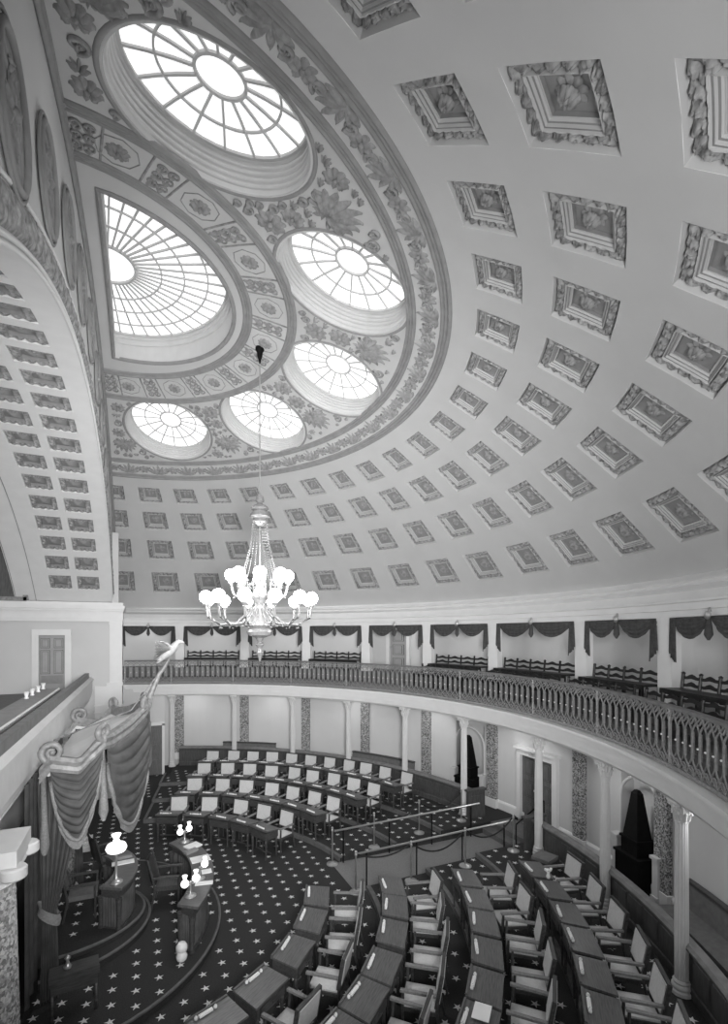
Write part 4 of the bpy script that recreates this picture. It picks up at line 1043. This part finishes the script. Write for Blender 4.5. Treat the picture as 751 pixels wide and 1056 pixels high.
def chair_proto():
    t = thing('armchair', '-', 'chair', (0, 0, 0), 0, 'armchairs in curved rows'); w, d = .56, .48
    m = MB(); m.grid(lambda s, q: Vector(((s - .5) * (w - .08), (q - .5) * d, .42 + .05 * sin(PI * s) ** .5 * sin(PI * q) ** .5)), 8, 8); m.box((0, 0, .405), (w - .08, d, .03)); m.build('seat', 'pad', t, smooth=True, angle=50)
    m = MB(); m.box((0, 0, .37), (w - .03, d + .03, .05)); m.build('seat_frame', 'wood', t)
    mt = Matrix.Translation((0, -d / 2 - .06, .72)) @ Matrix.Rotation(rad(10), 4, 'X')
    m = MB(); m.box((0, .0, 0), (w - .09, .075, .40), mtx=mt); m.build('backrest', 'pad', t)
    m = MB()
    m.box((0, 0, .22), (w - .01, .05, .035), mtx=mt); m.box((0, 0, -.22), (w - .04, .05, .03), mtx=mt)
    for sx in (-1, 1): m.box((sx * (w / 2 - .022), 0, -.02), (.04, .055, .48), mtx=mt)
    m.build('back_frame', 'wood', t)
    for sx in (-1, 1):
        m = MB(); m.box((sx * w / 2, .0, .655), (.055, d + .04, .035)); m.build('arm', 'arm', t)
        m = MB(); m.tube([(sx * (w / 2 - .01), d / 2 - .02, 0), (sx * (w / 2 - .005), d / 2 - .01, .38), (sx * w / 2, d / 2 - .02, .64)], [.018, .026, .022], 6); m.build('leg', 'wood', t)
        m = MB(); m.tube([(sx * (w / 2 - .03), -d / 2 - .10, 0), (sx * (w / 2 - .025), -d / 2 - .02, .38), (sx * (w / 2 - .022), -d / 2 - .03, .52)], [.018, .026, .022], 6); m.build('leg', 'wood', t)
    return t
def ink_proto():
    t = thing('inkstand', '-', 'inkstand', (0, 0, 0), 0, 'inkstands on the desks')
    m = MB(); m.box((0, 0, .012), (.20, .05, .024)); m.tube([(-.09, 0, .03), (.09, 0, .032)], .012, 6); m.build('pen_tray', 'paper', t)
    for sx in (-1, 1): m = MB(); m.lathe([(.024, 0), (.026, .03), (.014, .04), (.016, .045)], 8, (sx * .145, 0, 0)); m.build('ink_bottle', 'china', t, smooth=True)
    return t
DR = {1: 4.47, 2: 5.98, 3: 7.52, 4: 9.0}; CR = {1: 5.30, 2: 6.80, 3: 8.36, 4: 9.80}
FAR = {1: [67.6, 57.2, 46.6, 36.9, 27.2], 2: [67.4, 59.7, 52.3, 44.4, 37.5, 30.3, 23.4], 3: [68.4, 62.4, 56.6, 50.5, 44.9, 39.2, 33.4, 27.4, 21.8], 4: [68.6, 63.9, 59.3, 54.4, 49.8, 45.2, 40.4, 35.6, 30.9, 26.1, 20.6]}
NEAR = {1: [-22.3, -32.6, -43.8, -55.2, -65.5], 2: [-20.9, -27.8, -35.5, -43.6, -50.6, -57.6], 3: [-20.5, -26.4, -32.1, -38.1, -44., -49.6], 4: [-20.1, -25.1, -30.1, -34.9, -39.8, -44.6]}
dp, chp, ip = desk_proto(), chair_proto(), ink_proto()
dt, cht, it = tree_of(dp), tree_of(chp), tree_of(ip)
RN = {1: 'front', 2: 'second', 3: 'third', 4: 'back'}
used = set()
def put(proto, tr, loc, rz, lb):
    if proto not in used:
        used.add(proto); proto.location = loc; proto.rotation_euler = (0, 0, rz); proto['label'] = lb; return proto
    return dup(proto, loc, rz, lb, None, tr)
for blk, tab in (('far', FAR), ('near', NEAR)):
    for row in (1, 2, 3, 4):
        L = sorted(tab[row], key=abs); z = (0, .1, .2, .3)[row - 1]
        for k, a in enumerate(L):
            lb = '%s row of the %s block, %s from the aisle' % (RN[row], blk, ORD[k]); rz = rad(a) + PI / 2
            v = Vector((cos(rad(a)), sin(rad(a)), 0)); p = v * DR[row]; p.z = z
            put(dp, dt, p, rz, 'dark wood writing desk, ' + lb)
            q = v * (DR[row] - .16) ; q.z = z + .783; jit = R_.uniform(-.06, .06); tv = Vector((-v.y, v.x, 0))
            put(ip, it, q + tv * jit, rz + R_.uniform(-.1, .1), 'white inkstand on desk, ' + lb)
            ja = R_.uniform(-.12, .12); p = v * (CR[row] - .25 + R_.uniform(-.04, .04)); p.z = z
            put(chp, cht, p + tv * R_.uniform(-.03, .03), rz + ja, 'pale upholstered wooden armchair, ' + lb)
# loose papers on a few desks
for i, (u, v, z, w, d, lb) in enumerate(((497, 1044, 1.0, .30, .22, 'white paper sheet on a third row desk of the near block at the bottom edge'),)):
    p = at(u, v, z - .02); o = MB().box((0, 0, .004), (w, d, .008)).build('paper_sheet', 'paper', loc=(p.x, p.y, z - .015)); o.rotation_euler = (0, 0, rad(-48) + PI / 2); tag(o, lb, 'paper')
# stool with pale cushion near the barrier end
p = at(562, 884, .72); t = thing('stool', 'low dark stool with a grey cushion at the aisle end of the near barrier', 'stool', (p.x, p.y, .3), .3); m = MB(); m.box((0, 0, .42), (.46, .42, .07)); m.build('cushion', 'bench', t); m = MB(); m.box((0, 0, .36), (.5, .46, .06)); m.build('seat_frame', 'wood', t)
for sx in (-1, 1):
    for sy in (-1, 1): MB().tube([(sx * .21, sy * .19, 0), (sx * .21, sy * .19, .35)], .022, 6).build('leg', 'wood', t)
# flower like white glass on the back row
p = at(597, 907, 1.08); t = thing('small_vase', 'small pale vase of white flowers by the back row of the near block', 'vase', (p.x, p.y, .3 + .772))
p = Vector((cos(rad(-22.6)), sin(rad(-22.6)), 0)) * 9.08; t.location = (p.x, p.y, 1.062); m = MB(); m.lathe([(.03, 0), (.04, .04), (.025, .1), (.035, .13)], 10); m.build('vase_body', 'china', t, smooth=True); m = MB()
for k in range(7): m.ball((.05 * cos(k * 2.4), .05 * sin(k * 2.4), .15 + .02 * (k % 3)), .03, 6)
m.build('flowers', 'paper', t)

# ------------------------------------------------------------------ aisle stanchions, ropes and rails
def stanchion(p, label):
    t = thing('stanchion', label, 'stanchion', p, 0, 'brass rope stanchions'); m = MB(); m.lathe([(.15, 0), (.15, .02), (.10, .04), (.03, .07)], 18); m.build('base', 'brass', t, smooth=True, angle=50)
    m = MB(); m.lathe([(.02, .06), (.02, .84), (.03, .85), (.03, .89), (.02, .9)], 10); m.ball((0, 0, .93), .035, 8); m.build('pole', 'brass', t, smooth=True)
ST = [(5.46, 0), (6.78, .1), (8.28, .2), (9.8, .3)]
OFF = {1: [.84 - AC, 1.06 - AC, 1.31 - AC, 1.36 - AC], -1: [.62 + AC, 1.07 + AC, .97 + AC, .92 + AC]}
OFF = {1: [.74, .98, 1.1, 1.16], -1: [.74, .98, 1.05, 1.05]}
for sg, nm in ((1, 'far'), (-1, 'near')):
    pos = []
    for k, (x, z) in enumerate(ST):
        p = Vector((x, AC + sg * OFF[sg][k], z)); pos.append(p); stanchion(p, 'brass stanchion on the %s side of the aisle, %s from the dais' % (nm, ORD[k]))
    for k in range(3):
        a, b = pos[k] + Vector((0, 0, .86)), pos[k + 1] + Vector((0, 0, .86)); pts = []
        for i in range(21):
            q = i / 20; p = a.lerp(b, .035 + .93 * q); p.z -= .30 * (1 - (2 * q - 1) ** 2) * (1 if k else .5); pts.append(p)
        o = MB().tube(pts, .02, 6).build('rope', 'black', smooth=True); tag(o, 'dark sagging rope on the %s side of the aisle, %s span from the dais' % (nm, ORD[k]), 'rope', 'sagging aisle ropes')
    # low rail with dark posts along the aisle
    y = AC + sg * .70; t = thing('aisle_rail', 'straight pale handrail on dark posts along the %s side of the aisle' % nm, 'railing', (0, 0, 0))
    MB().tube([(5.50, y, .86), (10.1, y, .93)], .025, 8).build('hand_rail', 'brass', t, smooth=True)
    for k in range(4):
        x = 5.75 + 1.35 * k; MB().tube([(x, y, 0), (x, y, .86)], .02, 6).build('rail_post', 'iron', t)
# sloping hand rail beside the steps
t = thing('stair_rail', 'short dark sloping handrail beside the aisle steps', 'railing', (0, 0, 0)); MB().tube([(10.35, -.45, .72), (11.3, -.5, 1.25)], .022, 6).build('hand_rail', 'iron', t); MB().tube([(10.35, -.45, 0), (10.35, -.45, .72)], .018, 6).build('rail_post', 'iron', t); MB().tube([(11.3, -.5, .3), (11.3, -.5, 1.25)], .018, 6).build('rail_post', 'iron', t)

# ------------------------------------------------------------------ chandelier
HX, HY = 3.44, .25; zt_h = dz(HX, HY)
ch = thing('chandelier', 'large crystal chandelier with two rings of white globes hanging from the dome', 'chandelier', (HX, HY, 0))
m = MB(); m.lathe([(.10, zt_h + .02), (.10, zt_h - .04), (.065, zt_h - .10), (.06, zt_h - .18), (.035, zt_h - .25), (.015, zt_h - .36)], 12); m.build('ceiling_hook', 'iron', ch, smooth=True)
m = MB(); m.tube([(0, 0, zt_h - .3), (0, 0, 6.0)], .016, 6); m.build('rod', 'brass', ch)
m = MB(); m.lathe([(.02, 9.15), (.08, 9.08), (.10, 8.98), (.05, 8.93), (.18, 8.85), (.21, 8.80), (.15, 8.76), (.20, 8.70), (.23, 8.62), (.14, 8.56), (.17, 8.50), (.06, 8.42)], 20); m.build('crown', 'crystal', ch, smooth=True, angle=40)
m = MB()
for k in range(18):
    a = 2 * PI * k / 18
    for j in range(26):
        q = j / 25; r = .17 + .33 * q ** 1.6; m.ball((r * cos(a), r * sin(a), 8.52 - 1.42 * q - .1 * sin(PI * q)), .014, 4)
for zz, r0 in ((7.12, .5), (7.02, .48), (6.6, .34), (6.5, .3)):
    for k in range(24): a = 2 * PI * k / 24; m.ball((r0 * cos(a), r0 * sin(a), zz), .028, 5); m.box((r0 * cos(a), r0 * sin(a), zz - .09), (.018, .018, .10))
m.build('crystal_strings', 'crystal', ch)['kind'] = 'stuff'
m = MB(); m.lathe([(.05, 7.3), (.12, 7.15), (.08, 7.0), (.18, 6.85), (.20, 6.75), (.10, 6.6), (.16, 6.45), (.26, 6.30), (.34, 6.22), (.36, 6.12), (.26, 6.05), (.30, 5.98), (.26, 5.90), (.10, 5.84), (.05, 5.75), (.10, 5.68), (.04, 5.6), (.09, 5.5), (.05, 5.42), (.015, 5.30)], 24); m.build('body', 'crystal', ch, smooth=True, angle=40)
for n, Rr, zg_, off in ((12, 1.20, 6.74, 15), (8, .64, 7.27, 0)):
    for k in range(n):
        a = rad(off) + 2 * PI * k / n + math.atan2(CY - HY, CX - HX); d = Vector((cos(a), sin(a), 0)); zl_ = zg_ - .14
        pts = [d * .18 + Vector((0, 0, zl_ - .10)), d * Rr * .45 + Vector((0, 0, zl_ - .42)), d * Rr * .75 + Vector((0, 0, zl_ - .46)), d * Rr * .97 + Vector((0, 0, zl_ - .3)), d * Rr + Vector((0, 0, zl_ - .06))]
        if n == 8: pts = [d * .15 + Vector((0, 0, zl_ - .3)), d * .4 + Vector((0, 0, zl_ - .42)), d * .58 + Vector((0, 0, zl_ - .3)), d * Rr + Vector((0, 0, zl_ - .06))]
        m = MB(); m.tube(pts, .026, 6); m.lathe([(.03, -.08), (.07, -.02), (.06, .0)], 10, d * Rr + Vector((0, 0, zl_))); 
        for q in (1, 2): m.ball(pts[q] + Vector((0, 0, -.07)), .025, 5)
        ar = m.build('arm', 'crystal', ch, smooth=True, angle=40)
        m = MB(); m.ball(d * Rr + Vector((0, 0, zg_)), .142, 16); m.build('glass_globe', 'globe', ar, smooth=True)

# ------------------------------------------------------------------ light
def lamp(name, kind, loc, energy, size=1., rot=None, col=(1, 1, 1)):
    l = bpy.data.lights.new(name, kind); l.energy = energy; l.color = col
    if kind == 'AREA': l.size = size
    elif kind == 'POINT': l.shadow_soft_size = size
    o = bpy.data.objects.new(name, l); COL.objects.link(o); o.location = loc
    if rot: o.rotation_euler = rot
    return o
def aim(o, tgt): o.rotation_euler = (Vector(tgt) - o.location).to_track_quat('-Z', 'Y').to_euler()
o = lamp('camera_side_fill', 'AREA', (1.4, -11.7, 6.2), 560, 1.6); aim(o, (5.5, 8, 6.3)); o.data.spread = rad(80)  # added fill from behind the camera, brightens the far end
o = lamp('camera_side_fill', 'AREA', (2.2, -11.5, 5.0), 240, 1.6); aim(o, (10, 0, 8.5)); o.data.spread = rad(120)  # second added fill behind the camera, for the near right dome
aim(lamp('soffit_fill', 'AREA', (-1.9, -5.2, 4.15), 130, 1.4), (-1.6, 1, 9.5))  # added out-of-frame fill to lift the arch soffit
for a, e in ((70, 10), (53, 10), (36, 10), (19, 11), (2, 14), (-15, 17), (-32, 17), (-47, 17), (-62, 16)): aim(lamp('lower_wall_fill', 'AREA', G(a, 11.95, Z_FB + .06), e, .5), G(a, 12.35 if a > 0 else 11.8, 0))  # added fill hidden under the slab, brightens the lower curved wall
for a in (80, 66, 53, 40, 27.6, 14.7, .7, -12.7, -24.5, -36): aim(lamp('gallery_wall_fill', 'AREA', G(a, 13.7, 6.6), 7, .5), G(a, 13.75, 4))  # added fill hidden behind the entablature, brightens the gallery back wall
w = bpy.data.worlds.new('World'); bpy.context.scene.world = w; w.use_nodes = True
w.node_tree.nodes['Background'].inputs[0].default_value = (1, 1, 1, 1); w.node_tree.nodes['Background'].inputs[1].default_value = .85

# ------------------------------------------------------------------ camera
cd = bpy.data.cameras.new('camera'); co = bpy.data.objects.new('camera', cd); COL.objects.link(co)
cd.sensor_fit = 'HORIZONTAL'; cd.sensor_width = 36; cd.lens = 36 * F / 751; cd.clip_start = .05; cd.clip_end = 100
cd.shift_x = (375.5 - PX) / 751; cd.shift_y = (PY - 528) / 751
co.location = (CX, CY, ZC); co.rotation_euler = (PI / 2, 0, -YAW)
sc = bpy.context.scene; sc.camera = co
sc.view_settings.view_transform = 'Standard'; sc.view_settings.look = 'None'; sc.view_settings.exposure = 0; sc.view_settings.gamma = 1
sc.cycles.max_bounces = 8; sc.cycles.diffuse_bounces = 5
